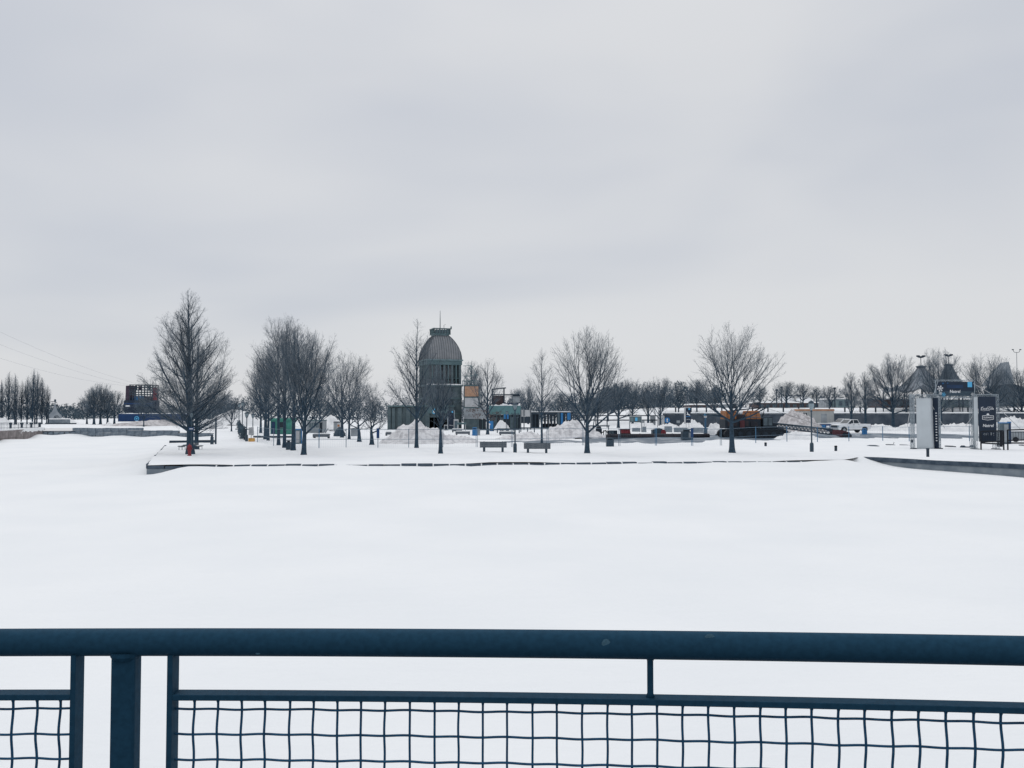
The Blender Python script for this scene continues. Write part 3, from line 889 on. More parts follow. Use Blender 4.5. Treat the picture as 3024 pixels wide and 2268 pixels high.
pE = first(278, 1258, 1140, 96, 'round', 45, 'second bushy tree from the left in their row before the blue container', 8, 172, group='bushy bare trees at left', **fk)
far_tree(pE, 297, 1258, 1128, 'tallest of the bushy trees left of the blue container', 176, .9)
far_tree(pE, 318, 1256, 1146, 'bushy tree right of the tallest one, thin trunk', 174, .9)
far_tree(pE, 338, 1257, 1150, 'rightmost bushy tree touching the blue container', 178, .95)
far_tree(pE, 257, 1257, 1170, 'lowest of the bushy trees at the left of their row', 180, 1.0)
pP = first(25, 1255, 1094, 44, 'column', 51, 'slender poplar at the left edge, first of the row', 4, 176, name='poplar_tree', group='row of upright poplars at left', br=6, tw=4, tt=1.4, tr=.0042)
for px, top, wk, lab in ((44, 1100, 1.0, 'slender poplar behind the first hanging lamp'), (63, 1120, 1.1, 'shorter poplar in the middle of the row'),
                         (80, 1106, 1.0, 'poplar just left of the tallest one'), (96, 1086, 1.05, 'tallest poplar of the row'),
                         (109, 1093, 1.0, 'poplar just right of the tallest one'), (124, 1112, 1.1, 'poplar before the last of the row'),
                         (138, 1134, 1.1, 'shortest poplar at the right end of the row by the grey tent'), (5, 1118, 1.1, 'poplar cut by the left edge of the picture')):
    far_tree(pP, px, 1255, top, lab, 176 + rnd.uniform(-5, 5), wk)

# ------------------------------------------------------------------ far woods: one mass
def far_woods():
    rg = np.random.default_rng(77)
    (tv, tq), (cv, cq) = grow(7, 2.6, .12, 'round', 61, br=1.3, tw=5, tt=0.02, tr=.017, sides=4, fork=0, limbs=7)
    bv, bq = join([(tv, tq), (cv, cq)])
    Vs, Qs, o = [], [], 0
    spans = [(-260, 700, 400, 460, 5.5, 8.5, 74), (560, 1240, 300, 400, 7, 11, 44), (1240, 1700, 300, 380, 8, 12, 26), (1690, 2130, 255, 300, 6.5, 10.5, 36), (2130, 3400, 330, 430, 7.5, 11, 46)]
    for p0, p1, d0, d1, h0, h1, n in spans:
        for i in range(n):
            d = rg.uniform(d0, d1); px = p0 + (p1 - p0) * (i + rg.random()) / n
            x = X(px, d); k = rg.uniform(h0, h1) / 7; a = rg.uniform(0, 6.28)
            c, s = math.cos(a), math.sin(a)
            v = bv * np.array([k * 1.3, k * 1.3, k])
            v = np.c_[v[:, 0] * c - v[:, 1] * s + x, v[:, 0] * s + v[:, 1] * c + d, v[:, 2] + ground_z(x, d) - .2]
            Vs.append(v); Qs.append(bq + o); o += len(v)
    me = np_mesh('far_woods', np.concatenate(Vs), np.concatenate(Qs), 'twig_far')
    ob = bpy.data.objects.new('far_woods', me); COL.objects.link(ob)
    NT[0] += o
    tag(ob, 'hazy line of bare woods along the horizon', 'woods', kind='stuff')
    # dark conifers and shrubs inside it
    rr = random.Random(5)
    mb = MB()
    for p0, p1, d0, d1, h0, h1, n in [(-260, 250, 330, 370, 4, 8.0, 60), (150, 720, 380, 470, 3.5, 7, 95), (560, 1240, 290, 390, 5, 9.5, 90), (1240, 1700, 290, 380, 6, 10, 64), (1690, 2140, 250, 300, 4.4, 8.2, 76), (2140, 3300, 330, 420, 5, 9, 80)]:
        for i in range(n):
            d = rr.uniform(d0, d1); px = p0 + (p1 - p0) * (i + rr.random()) / n
            x = X(px, d); h = rr.uniform(h0, h1); w_ = h * rr.uniform(.35, .6); z0 = ground_z(x, d)
            for k in range(230):
                u = rr.random(); a = rr.uniform(0, 6.28); rr_ = w_ * math.sin(math.pi * (u * .8 + .18)) * rr.uniform(.4, 1.05)
                p = Vector((x + rr_ * math.cos(a), d + rr_ * math.sin(a), z0 + h * u))
                s = rr.uniform(.28, .58)
                A = Vector((rr.gauss(0, 1), rr.gauss(0, 1), rr.gauss(0, 1))).normalized() * s
                Bv = Vector((rr.gauss(0, 1), rr.gauss(0, 1), rr.gauss(0, 1))).normalized() * s
                mb.add([p, p + A, p + A * .6 + Bv], [(0, 1, 2)])
    me = bpy.data.meshes.new('far_thicket'); me.from_pydata(mb.v, [], mb.f); me.materials.append(M['evergreen'])
    ob = bpy.data.objects.new('far_thicket', me); COL.objects.link(ob)
    tag(ob, 'dark evergreen thicket under the bare woods on the horizon', 'woods', kind='stuff')
far_woods()

# ------------------------------------------------------------------ snow heaps
def heap(name, label, px, d, w, dep, h, seed, m='dirty_snow', lump=0.35, z=None, skew=0.0, flat=1.0, group=None):
    x0 = X(px, d); nx, ny = 44, 22
    v, f = [], []
    for j in range(ny + 1):
        for i in range(nx + 1):
            u, t = -1 + 2 * i / nx, -1 + 2 * j / ny
            us = (u - skew) / (1 - skew if u > skew else 1 + skew)
            r = min(1, math.sqrt(us * us + t * t) * (1 + .22 * fbm(u * 1.6 + seed * 3.1, t * 1.6, 1.0, 3)))
            e = max(0, 1 - r ** flat) if flat > 1.6 else (1 - r * r) ** 1.35 * .72 + .28 * (1 - r)
            k = sm(0, .35, 1 - math.sqrt(u * u + t * t) if u * u + t * t < 1 else 0)
            zz = h * e ** .9 * (1 + .75 * lump * fbm(u * w + seed, t * dep, .55, 3)) + k * (.16 + .08 * h) * fbm(u * w * 1.0, t * dep + seed, 1.3, 5)
            X_, Y_ = u * w / 2, t * dep / 2
            v.append((X_, Y_, zz - .10 + ground_z(x0 + X_, d + Y_) - ground_z(x0, d)))
    n = nx + 1
    for j in range(ny):
        for i in range(nx):
            f.append((j * n + i, j * n + i + 1, (j + 1) * n + i + 1, (j + 1) * n + i))
    o = MB().add(v, f).build(name, m, None, (x0, d, ground_z(x0, d) if z is None else z), smooth=True)
    return tag(o, label, 'snow heap', group)
heap('snow_heap', 'large dirty heap of shovelled snow between the crooked trees and the dome', 1235, 78, 6.6, 7, 2.0, 1, 'dirty_snow', .3, skew=-.12, flat=1.15)
heap('snow_heap', 'low dirty continuation of the heap in front of the dome entrance', 1345, 80, 5.5, 5, .7, 2, 'dirty_snow', .5)
heap('snow_heap', 'white snow heap behind the grey kiosk', 972, 132, 5.2, 5, 2.55, 3, 'clean_pile', .3)
heap('snow_heap', 'white snow ridge behind the green kiosk', 830, 136, 7, 5, 1.9, 4, 'clean_pile', .3)
heap('snow_heap', 'long grey snow bank behind the thin tree by the right bench', 1685, 94, 7.6, 6, 1.85, 5, 'dirty_snow', .35, flat=1.8)
heap('snow_heap', 'low rough snow bank behind the two park benches', 1560, 88, 7, 5, .75, 6, 'dirty_snow', .5, flat=1.5)
heap('snow_heap', 'small pointed white heap before the glazed pavilion', 1482, 140, 3.0, 3, 1.75, 7, 'clean_pile', .3)
heap('snow_heap', 'white heap left of the round blue sign', 1905, 142, 5.5, 4, 1.3, 8, 'clean_pile', .45)
heap('snow_heap', 'white heap under the round blue sign', 1975, 140, 5.0, 4, 1.1, 9, 'clean_pile', .45)
heap('snow_heap', 'peaked white heap behind the navy banner', 2042, 146, 5.6, 4, 1.6, 10, 'clean_pile', .3)
heap('snow_heap', 'blocky white heap between the blue pump post and the crane', 2112, 106, 2.6, 2.5, 1.3, 11, 'clean_pile', .5, flat=2.5)
heap('sand_heap', 'pinkish heap of sandy snow beside the beige trailer', 2362, 128, 8.4, 8, 3.1, 12, 'tan_pile', .12, skew=-.22, flat=1.05)
heap('snow_heap', 'low white snow bump in front of the lattice boom', 2350, 89, 5.2, 2.6, .75, 13, 'clean_pile', .4, flat=1.8)
for i, (px, w_, h, lab) in enumerate(((2600, 6, 1.0, 'snow bank along the terrace wall behind the pickup'), (2690, 6, 1.15, 'snow bank by the foot of the white banner tower'),
                                      (2830, 9, 1.2, 'snow bank seen through the gate'), (2990, 6.5, 2.1, 'higher snow bank by the black railing at the right edge'))):
    heap('snow_heap', lab, px, 134 - i, w_, 4, h, 20 + i, 'clean_pile', .5, flat=2)
heap('snow_heap', 'broad brownish snow mound in front of the blue container', 470, 150, 20, 8, 1.0, 30, 'tan_pile', .15, flat=1.7)
heap('snow_heap', 'snow mound behind the tall blue post', 610, 146, 7.5, 6, 1.3, 36, 'clean_pile', .25, flat=1.7)
heap('snow_heap', 'small white clump of snow left of the brownish mound', 324, 148, 1.7, 1.5, .75, 31, 'clean_pile', .5)
heap('snow_hill', 'smooth white snow hill where the path ends', 697, 170, 12, 10, 3.1, 32, 'clean_pile', .10, flat=1.1)
heap('snow_heap', 'white heap below the left tent on the far quay', 190, 200, 6, 4, 1.2, 33, 'clean_pile', .4)
heap('snow_heap', 'white heap at the left picture edge behind the fence', 6, 168, 4, 3, 1.5, 34, 'clean_pile', .3)

# ------------------------------------------------------------------ domed tower and pavilion
D = 150.0
TW = thing('domed_tower', 'tall concrete tower with a metal dome, open belvedere and antenna', 'tower', (X(1299, D + 3), D + 3, 0), R(19.3))
def tz(py): return Z(py, D)
a = 3.10
z_slab, z_col, z_band, z_dome, z_lant, z_top = tz(1141), tz(1136), tz(1077), tz(1061), tz(988), tz(967)
mb = MB()
for sx in (-1, 1):
    for sy in (-1, 1):
        x0, x1 = sorted((sx * a, sx * (a - 1.5))); y0, y1 = sorted((sy * a, sy * (a - 1.5)))
        mb.box(x0, x1, y0, y1, -0.3, z_slab)
mb.build('corner_pier', 'teal_dark', TW)
MB().box(-a + .5, a - .5, -a + .5, a - .5, -0.3, z_slab - .05).build('core_wall', 'teal_dark', TW)
for zz in (2.6, 5.2):
    MB().box(-a - .06, a + .06, -a - .06, a + .06, zz, zz + .28).build('floor_beam', 'teal', TW)
f = MB().box(-.62, .62, -a + .32, -a + .49, 3.1, 5.05).build('window', 'window', TW)
mb = MB()
for x in (-.62, 0, .62): mb.box(x - .06, x + .06, -a + .26, -a + .31, 3.1, 5.05)
mb.build('mullion', 'teal_pale', f)
MB().box(-a - .2, a + .2, -a - .2, a + .2, z_slab, z_col).build('floor_slab', 'teal', TW)
MB().box(-a - .12, a + .12, -a - .22, -a - .203, z_col - .05, z_col + .14).build('snow_ledge', 'snow', TW)
# belvedere posts
for face in range(4):
    for k in range(9):
        t = -a + .28 + (2 * a - .56) * k / 8
        wd = .17 if k % 2 == 0 else .09
        cx, cy_ = [(t, -a + .2), (a - .2, t), (t, a - .2), (-a + .2, t)][face]
        MB().box(-wd, wd, -.13, .13, 0, z_band - z_col).build('column', 'teal_dark' if k % 2 == 0 else 'teal', TW, (cx, cy_, z_col), face * math.pi / 2)
mb = MB()
for x in (-1.5, -.5, .6, 1.55): mb.box(x - .28, x + .28, -1.2, 1.2, z_col, z_band)
mb.build('inner_panel', 'grey_panel', TW)
MB().box(-a, a, -a + .22, a - .22, z_col + 1.1, z_col + 1.2).build('handrail', 'teal', TW)
MB().box(-a - .04, a + .04, -a - .04, a + .04, z_band, z_dome - .22).build('band', 'teal', TW)
MB().box(-a - .20, a + .20, -a - .20, a + .20, z_dome - .215, z_dome).build('cornice', 'teal_pale', TW)
# four sided dome
lw = 1.24
prof = []
for i in range(15):
    t = i / 14
    zz = t
    w_ = float(np.interp(t, [0, .15, .3, .45, .6, .75, .87, .95, 1], [1, .985, .945, .88, .79, .675, .56, .47, .40])) * a
    prof.append((w_, z_dome + .002 + (z_lant - z_dome) * zz))
v, f = [], []
for w_, zz in prof:
    v += [(-w_, -w_, zz), (w_, -w_, zz), (w_, w_, zz), (-w_, w_, zz)]
for i in range(14):
    for k in range(4):
        f.append((i * 4 + k, i * 4 + (k + 1) % 4, i * 4 + 4 + (k + 1) % 4, i * 4 + 4 + k))
dome = MB().add(v, f).build('dome', 'roof_metal', TW)
for face in range(4):
    ca, sa = math.cos(face * math.pi / 2), math.sin(face * math.pi / 2)
    for k in range(-7, 8):
        u = k * (2 * a / 15.0)
        pts = []
        for w_, zz in prof:
            if abs(u) <= w_ + .02 or len(pts) == 0:
                pts.append((u, -w_ - .01, zz))
        if len(pts) < 2: continue
        pts = [(x * ca - y * sa, x * sa + y * ca, z) for x, y, z in pts]
        MB().tube(pts, .05, 4).build('standing_seam', 'roof_seam', dome)
    pts = [((-w_) * ca - (-w_) * sa, (-w_) * sa + (-w_) * ca, z) for w_, z in prof]
    MB().tube(pts, .075, 5).build('ridge_seam', 'roof_seam', dome)
lant = MB().box(-lw - .05, lw + .05, -lw - .05, lw + .05, z_lant, z_lant + .2).build('lantern', 'teal_pale', TW)
MB().box(-lw - .3, lw + .3, -lw - .3, lw + .3, z_lant + .2, z_lant + .32).build('ledge', 'teal', lant)
for sx in (-1, 1):
    for k in range(7):
        for (x, y) in ((sx * (lw + .2), -lw - .2 + k * (lw + .2) / 3), (-lw - .2 + k * (lw + .2) / 3, sx * (lw + .2))):
            MB().box(-.07, .07, -.07, .07, z_lant + .32, z_top).build('baluster', 'teal', lant, (x, y, 0))
mb = MB()
for sx in (-1, 1):
    mb.box(sx * (lw + .2) - .11, sx * (lw + .2) + .11, -lw - .34, lw + .34, z_top - .12, z_top + .06)
    mb.box(-lw - .05, lw + .05, sx * (lw + .2) - .11, sx * (lw + .2) + .11, z_top - .12, z_top + .05)
mb.build('parapet_rail', 'teal_dark', lant)
mb = MB()
for sx in (-1, 1):
    mb.box(-lw, lw, sx * (lw + .12) - .01, sx * (lw + .12) + .01, z_lant + .45, z_top - .2)
mb.build('glazed_panel', 'window', lant)
MB().tube([(0, 0, z_lant), (0, 0, tz(935)), (0, 0, tz(911))], [.09, .06, .03], 8).build('antenna', 'teal_dark', TW)
mb = MB()
mb.tube([(.7, 0, z_lant), (.7, 0, z_top + .75), (1.0, 0, z_top + .85)], .04, 5); mb.tube([(1.9, -.4, z_top), (1.9, -.4, z_top + .5)], .12, 6)
mb.build('aerial', 'teal_dark', TW)

def obj(name, label, cat, px, d, rz=0.0, z=None, group=None):
    x = X(px, d)
    return thing(name, label, cat, (x, d, ground_z(x, d) if z is None else z), rz, group)

# annex with the plywood panel
s = S(D)
AX = obj('boarded_annex', 'annex with an orange plywood panel under a railed roof beside the tower', 'building', 1392, D - .5)
wA = 45 * s / 2
MB().box(-wA, wA, 0.12, 5, -.2, tz(1136)).build('wall', 'teal_dark', AX)
for nm, m, p0, p1 in (('plywood_panel', 'plywood', 1140, 1170), ('pale_panel', 'pale_panel', 1174, 1201)):
    MB().box(-wA + .18, wA - .12, .02, .10, tz(p1), tz(p0)).build(nm, m, AX)
MB().box(-wA, 43 * s, -.02, .09, tz(1236), tz(1203)).build('grey_fascia', 'grey_panel', AX)
MB().box(wA + .02, 43 * s, .1, 5, tz(1236) + .02, tz(1203) - .02).build('entrance_roof', 'grey_panel', AX)
mb = MB().box(-wA, 43 * s, .3, .4, -.2, tz(1237))
mb.build('entrance_glass', 'glass_dark', AX)
for k in range(6):
    MB().box(-.04, .04, .2, .29, -.2, tz(1237)).build('mullion', 'teal', AX, (-wA + .1 + k * .78, 0, 0))
for z0 in (1171, 1202, 1137):
    MB().box(-wA - .03, wA + .03, -.03, .11, tz(z0 + 2.6), tz(z0)).build('trim', 'teal', AX)
for k in range(11):
    x = -wA - .25 + (2 * wA + .5) * k / 10
    MB().box(-.05, .05, -.05, .05, 0, tz(1123) - tz(1136)).build('baluster', 'teal', AX, (x, .3, tz(1136)))
MB().box(-wA - .3, wA + .3, .22, .38, tz(1125), tz(1123)).build('roof_rail', 'teal', AX)
mb = MB()
pk = lambda px, py, y=1.2: ((px - 1392) * s, y, tz(py))
for pr in (((1368, 1123), (1390, 1076)), ((1390, 1076), (1411, 1116)), ((1368, 1112), (1410, 1105)), ((1390, 1076), (1390, 1122)), ((1378, 1100), (1378, 1123)), ((1403, 1100), (1404, 1122)), ((1366, 1079), (1390, 1077)), ((1382, 1088), (1398, 1088))):
    mb.tube([pk(*pr[0]), pk(*pr[1])], .05, 5)
mb.build('gable_frame', 'teal_pale', AX)

# teal pavilion left of the tower
LP = obj('teal_pavilion', 'low teal clad pavilion wing left of the tower, half hidden by trees', 'building', 1240, 147)
e = lambda px: (px - 1240) * S(147)
ez = lambda py: Z(py, 147)
MB().box(e(1147), e(1338), .5, 6, -.2, ez(1203)).build('wall', 'teal_dark', LP)
MB().box(e(1262), e(1325), .1, .45, ez(1222), ez(1199)).build('fascia', 'teal', LP)
MB().box(e(1144), e(1340), .05, 6.1, ez(1202), ez(1198)).build('roof', 'teal', LP)
for k, px in enumerate((1150, 1160, 1180, 1205, 1235, 1262)):
    MB().box(-.35, .35, .2, .48, -.2, ez(1205)).build('column', 'teal_dark', LP, (e(px), 0, 0))
for k in range(8):
    w = MB().box(-.62, .62, .40, .47, .3, 2.0).build('window', 'glass_dark', LP, (e(1270 + k * 9.2), 0, 0))

# glazed pavilion right of the tower
GP = obj('glazed_pavilion', 'glass fronted teal pavilion with a steel roof frame right of the annex', 'building', 1492, 151)
e = lambda px: (px - 1492) * S(151)
ez = lambda py: Z(py, 151)
MB().box(e(1446), e(1537), .3, 6, -.2, ez(1226)).build('dark_glazing', 'glass_dark', GP)
MB().box(e(1444), e(1538), 0, 6.2, ez(1225), ez(1199)).build('fascia', 'teal_fascia', GP)
for k in range(10):
    MB().box(-.05, .05, .15, .29, -.2, ez(1226)).build('mullion', 'teal', GP, (e(1447 + k * 10), 0, 0))
for k, (px0, px1) in enumerate(((1449, 1456), (1459, 1466), (1478, 1485), (1508, 1515))):
    MB().box(e(px0), e(px1), .22, .28, .1, 2.0).build('door_pane', 'window', GP)
mb = MB(); rr = random.Random(4)
for k in range(16):
    px = 1450 + k * 5.4
    mb.box(e(px), e(px + 6), .1, 2.4, ez(1199), ez(1199) + rr.uniform(.08, .42), taper=(.8, .8))
mb.build('roof_snow', 'snow', GP)
MB().box(e(1489), e(1535), 2.5, 5, ez(1199), ez(1190)).build('blue_parapet', 'navy', GP)
fr = MB()
for px in (1453, 1488): fr.box(e(px) - .12, e(px) + .12, 1.8, 2.04, ez(1199), ez(1146 if px == 1488 else 1150))
fr.box(e(1450), e(1534), 1.82, 2.02, ez(1167), ez(1164))
fr.box(e(1488), e(1534), 1.85, 2.0, ez(1170), ez(1168.5))
fr.build('steel_frame', 'dark_metal', GP)
MB().prism([(e(1451), ez(1151)), (e(1474), ez(1148)), (e(1494), ez(1146)), (e(1494), ez(1144)), (e(1474), ez(1145.5)), (e(1451), ez(1149))], 1.2, 4.5).build('canopy_roof', 'dark_metal', GP)
MB().box(e(1453.5), e(1487), 2.1, 2.2, ez(1196), ez(1168)).build('netting', 'brown_wall', GP)
MB().box(e(1515), e(1534), 2.1, 3.6, ez(1189), ez(1170)).build('roof_unit', 'grey_panel', GP)
MB().box(e(1514), e(1535), 2.05, 3.7, ez(1170.3), ez(1166)).build('unit_cap', 'dark_metal', GP)

# two white boards on posts
WB = obj('white_hoarding', 'pair of white boards fixed to wooden posts right of the glazed pavilion', 'hoarding', 1552, 146)
e = lambda px: (px - 1552) * S(146); ez = lambda py: Z(py, 146)
for p0, p1 in ((1538, 1546), (1549, 1566)):
    MB().box(e(p0), e(p1), 0, .05, ez(1230), ez(1211)).build('board', 'pale_panel', WB)
    MB().box(e(p0) - .02, e(p1), .02, .07, ez(1250), ez(1231)).build('lower_board', 'dark_metal', WB)
for p in (1538, 1547.5, 1567):
    MB().box(e(p) - .09, e(p) + .09, -.12, -.01, -.1, ez(1210)).build('post', 'bench', WB)
# pergola
PG = obj('pergola', 'long dark open pergola with snow on its flat roof', 'pergola', 1628, 160)
e = lambda px: (px - 1628) * S(160); ez = lambda py: Z(py, 160)
MB().box(e(1569), e(1692), 0, 4, ez(1223), ez(1216)).build('roof', 'dark_metal', PG)
MB().box(e(1567), e(1690), .1, 3.9, ez(1216) + .003, ez(1213)).build('roof_snow', 'snow', PG)
for k in range(13):
    for y in (.15, 3.7):
        MB().box(-.12, .12, 0, .2, -.2, ez(1223)).build('post', 'dark_metal', PG, (e(1572 + k * 9.6), y, 0))
for k in range(6):
    MB().tube([(e(1594 + k * 14), .3, .8), (e(1601 + k * 14), .3, ez(1225))], .05, 4).build('brace', 'dark_metal', PG)
MB().box(e(1571), e(1592), 2.5, 2.6, 0, ez(1223)).build('side_screen', 'dark_metal', PG)
MB().box(e(1600), e(1670), 1.2, 2.2, 0.2, .95).build('counter', 'rubber', PG)
for px, m in ((1658, 'mid_blue'), (1680, 'mid_blue'), (1651, 'window')):
    t = obj('hanging_banner', {1658: 'tall blue banner hanging inside the pergola', 1680: 'short blue banner at the right end of the pergola', 1651: 'grey green panel beside the blue pergola banner'}[px], 'banner', px, 159.6)
    MB().box(-.3, .3, 0, .04, .7 if px != 1680 else 1.6, 2.9).build('cloth', m, t)
    MB().tube([(-.32, .02, 2.93), (.32, .02, 2.93)], .03, 5).build('rod', 'dark_metal', t)
    MB().tube([(0, .06, -.1), (0, .06, 2.93)], .03, 5).build('pole', 'dark_metal', t)

# ------------------------------------------------------------------ benches, lamp posts, bins and bollards
def park_bench(px, py, label):
    d = g(px, py).y
    t = obj('park_bench', label, 'bench', px, d, group='weathered benches by the water')
    W = 1.80
    for k in range(3):
        MB().box(-W / 2, W / 2, -.02, .02, 0, .130).build('back_board', 'bench', t, (0, -.20 + .004 * k, .28 + .133 * k))
    for k in range(3):
        MB().box(-W / 2 + .01, W / 2 - .01, 0, .135, .30, .34).build('seat_board', 'bench', t, (0, -.14 + .145 * k, 0), bevel=.006)
    for sx in (-1, 1):
        MB().box(-.075, .075, -.16, .26, -.2, .295).build('leg', 'lamp_metal', t, (sx * .62, 0, 0))
        MB().box(-.03, .03, -.177, -.145, .25, .70).build('back_bracket', 'lamp_metal', t, (sx * .62, 0, 0))
    MB().box(-W / 2 + .03, W / 2 - .03, -.12, .28, .343, .40, taper=(.96, .8)).build('seat_snow', 'snow', t)
    return t
park_bench(1457, 1335, 'grey wooden bench left of the lamp post by the water')
park_bench(1586, 1334, 'grey wooden bench right of the lamp post by the water')

def lantern_post(px, py, top, label, d=None, banner=False, globe=False, grp='park lamp posts'):
    if d is None: d = g(px, py).y
    t = obj('lamp_post', label, 'lamp post', px, d, group=grp)
    H = Z(top, d) - t.location.z
    MB().lathe([(.13, -.1), (.13, .52), (.115, .56), (.115, .60), (.06, .63)], 8).build('pedestal', 'lamp_metal', t)
    MB().tube([(0, 0, .62), (0, 0, H - .62)], [.05, .042], 10).build('post', 'lamp_metal', t)
    if globe:
        hd = MB().lathe([(.06, H - .68), (.08, H - .60), (.17, H - .45), (.19, H - .22), (.17, H - .18)], 14).build('lamp_head', 'lamp_glass', t, smooth=True)
        MB().lathe([(.195, H - .19), (.20, H - .15), (.15, H - .06), (.05, H), (.02, H + .02)], 14).build('lamp_cap', 'lamp_metal', hd, smooth=True)
        MB().lathe([(.04, H - .80), (.08, H - .72), (.06, H - .66)], 10).build('lamp_collar', 'lamp_metal', hd)
    else:
        hd = MB().lathe([(.045, H - .62), (.07, H - .56), (.11, H - .50)], 8).build('lamp_collar', 'lamp_metal', t)
        MB().lathe([(.10, H - .495), (.185, H - .17)], 6).build('lamp_glass', 'lamp_glass', hd)
        MB().lathe([(.25, H - .165), (.22, H - .12), (.11, H - .03), (.03, H)], 6).build('lamp_cap', 'lamp_metal', hd)
        mb = MB()
        for k in range(6):
            th = 2 * math.pi * (k + .5) / 6
            mb.tube([(.10 * math.cos(th), .10 * math.sin(th), H - .5), (.19 * math.cos(th), .19 * math.sin(th), H - .16)], .022, 4)
        mb.build('lamp_rib', 'lamp_metal', hd)
    if banner:
        for zz in (H - .78, H - 1.02):
            MB().tube([(-.24, 0, zz), (.24, 0, zz)], .02, 6).build('cross_arm', 'lamp_metal', t)
        for sx in (-1, 1):
            MB().tube([(sx * .23, 0, H - 1.06), (sx * .23, 0, H - .7)], .018, 6).build('arm_end', 'lamp_metal', t)
    return t
lantern_post(1521, 1335, 1188, 'old style lamp post with cross arms standing between the two benches', banner=True)
lantern_post(2396, 1333, 1183, 'rounded lamp post standing before the beige trailer', globe=True)
lantern_post(729, 1303, 1216, 'short lamp post at the near end of the path fence')
lantern_post(716, 1290, 1186, 'tallest lamp post beside the snowy path', 96)
lantern_post(706, 1284, 1191, 'lamp post just left of the tallest one by the path', 112)
lantern_post(747, 1288, 1221, 'faint lamp post behind the white notice by the path', 104)
lantern_post(1497, 1262, 1214, 'small distant lamp post in front of the glazed pavilion', 118)

def bin_(px, py, w_px, h_px, label, name='litter_bin', m='lamp_metal', d=None, lid=True, box=True, cat='bin', group=None):
    if d is None: d = g(px, py).y
    t = obj(name, label, cat, px, d, group=group)
    w_, h = w_px * S(d) / 2, h_px * S(d)
    if box:
        MB().box(-w_, w_, -w_, w_, -.1, h * .80, taper=(.95, .95)).build('body', m, t, bevel=.02)
        if lid:
            MB().box(-w_ * .55, w_ * .55, -w_ * .55, w_ * .55, h * .80 + .002, h * .9).build('neck', 'rubber', t)
            MB().box(-w_ * .95, w_ * .95, -w_ * .95, w_ * .95, h * .9 + .002, h, taper=(.75, .75)).build('lid', m, t, bevel=.01)
    else:
        MB().lathe([(w_ * .9, -.1), (w_, h * .25), (w_, h * .7), (w_ * .92, h * .74)], 12).build('body', m, t)
        MB().lathe([(w_ * 1.08, h * .745), (w_ * 1.08, h * .9), (w_ * .75, h)], 12).build('lid', 'rubber', t)
    return t
bin_(1801, 1319, 22, 26, 'dark square litter bin with a lid right of the vase shaped tree')
b = bin_(2027, 1301, 30, 32, 'dark bin with a pale notice on its side behind the wire fence')
MB().box(.02, .40, -.01, .0, .25, .72).build('notice', 'grey_panel', b, (.08, -30 * S(86) / 2 - .015, 0))
bin_(853, 1327, 13, 28, 'dark bin squeezed between two trunks of the clump')
bin_(627, 1310, 8, 28, 'narrow dark bin beside the tall blue post')
bin_(2260, 1317, 7, 11, 'small dark bollard light left of the rounded lamp post', 'bollard_light', 'dark_metal', box=False, cat='bollard')
bin_(2467, 1331, 8, 16, 'small dark bollard light right of the rounded lamp post', 'bollard_light', 'dark_metal', box=False, cat='bollard')
bin_(1402, 1285, 15, 24, 'bin with a blue lid before the annex', 'litter_bin', 'mid_blue')
bin_(1413, 1284, 10, 19, 'pale grey bin beside the blue lidded one', 'litter_bin', 'grey_panel')
b = bin_(2951, 1318, 16, 49, 'tall black post bin in front of the black sponsor banner', 'black_pillar', 'rubber', box=False, cat='pillar')
bin_(2552, 1284, 12, 18, 'light blue bin beside the pickup rear wheel', 'blue_bin', 'mid_blue', d=109)
t = obj('post', 'tall dark blue post at the left of the snowy path', 'post', 638, g(638, 1309).y)
MB().tube([(0, 0, -.1), (0, 0, 70 * S(79))], .075, 10).build('shaft', 'lamp_metal', t)
MB().lathe([(.09, 0), (.09, .06), (.03, .1)], 10, (0, 0, 70 * S(79))).build('cap', 'dark_metal', t)
t = obj('mooring_post', 'short dark mooring post on the concrete quay edge below the white banner', 'mooring post', 2738, 52.0, z=-.08)
MB().lathe([(.085, -.2), (.085, .5), (.10, .52), (.10, .58), (.06, .6)], 10).build('shaft', 'dark_metal', t)

# hydrant
d = g(561, 1347).y - .25
t = obj('fire_hydrant', 'red fire hydrant in the snow at the foot of the pyramid shaped tree', 'hydrant', 561, d)
MB().lathe([(.13, -.1), (.13, .03), (.085, .06), (.10, .30), (.12, .34), (.12, .52)], 12).build('barrel', 'red', t)
MB().lathe([(.135, .522), (.135, .56), (.10, .63), (.04, .66), (.03, .72)], 12).build('bonnet', 'red', t)
for sx in (-1, 1):
    MB().tube([(sx * .10, 0, .43), (sx * .19, 0, .43)], .05, 8).build('nozzle', 'dark_red', t)
t = obj('sign_post', 'small blue sign on a thin pole beside the pyramid shaped tree', 'sign', 566, 53.2)
MB().tube([(0, 0, -.1), (0, 0, 2.35)], .022, 6).build('pole', 'lamp_metal', t)
MB().box(-.16, .16, -.035, -.023, 1.52, 1.70).build('plate', 'blue', t)
MB().box(-.11, .11, -.042, -.036, 1.59, 1.63).build('print', 'white_print', t)
MB().lathe([(.03, 2.3), (.08, 2.38), (.09, 2.52), (.04, 2.58)], 8).build('fixture', 'window', t)
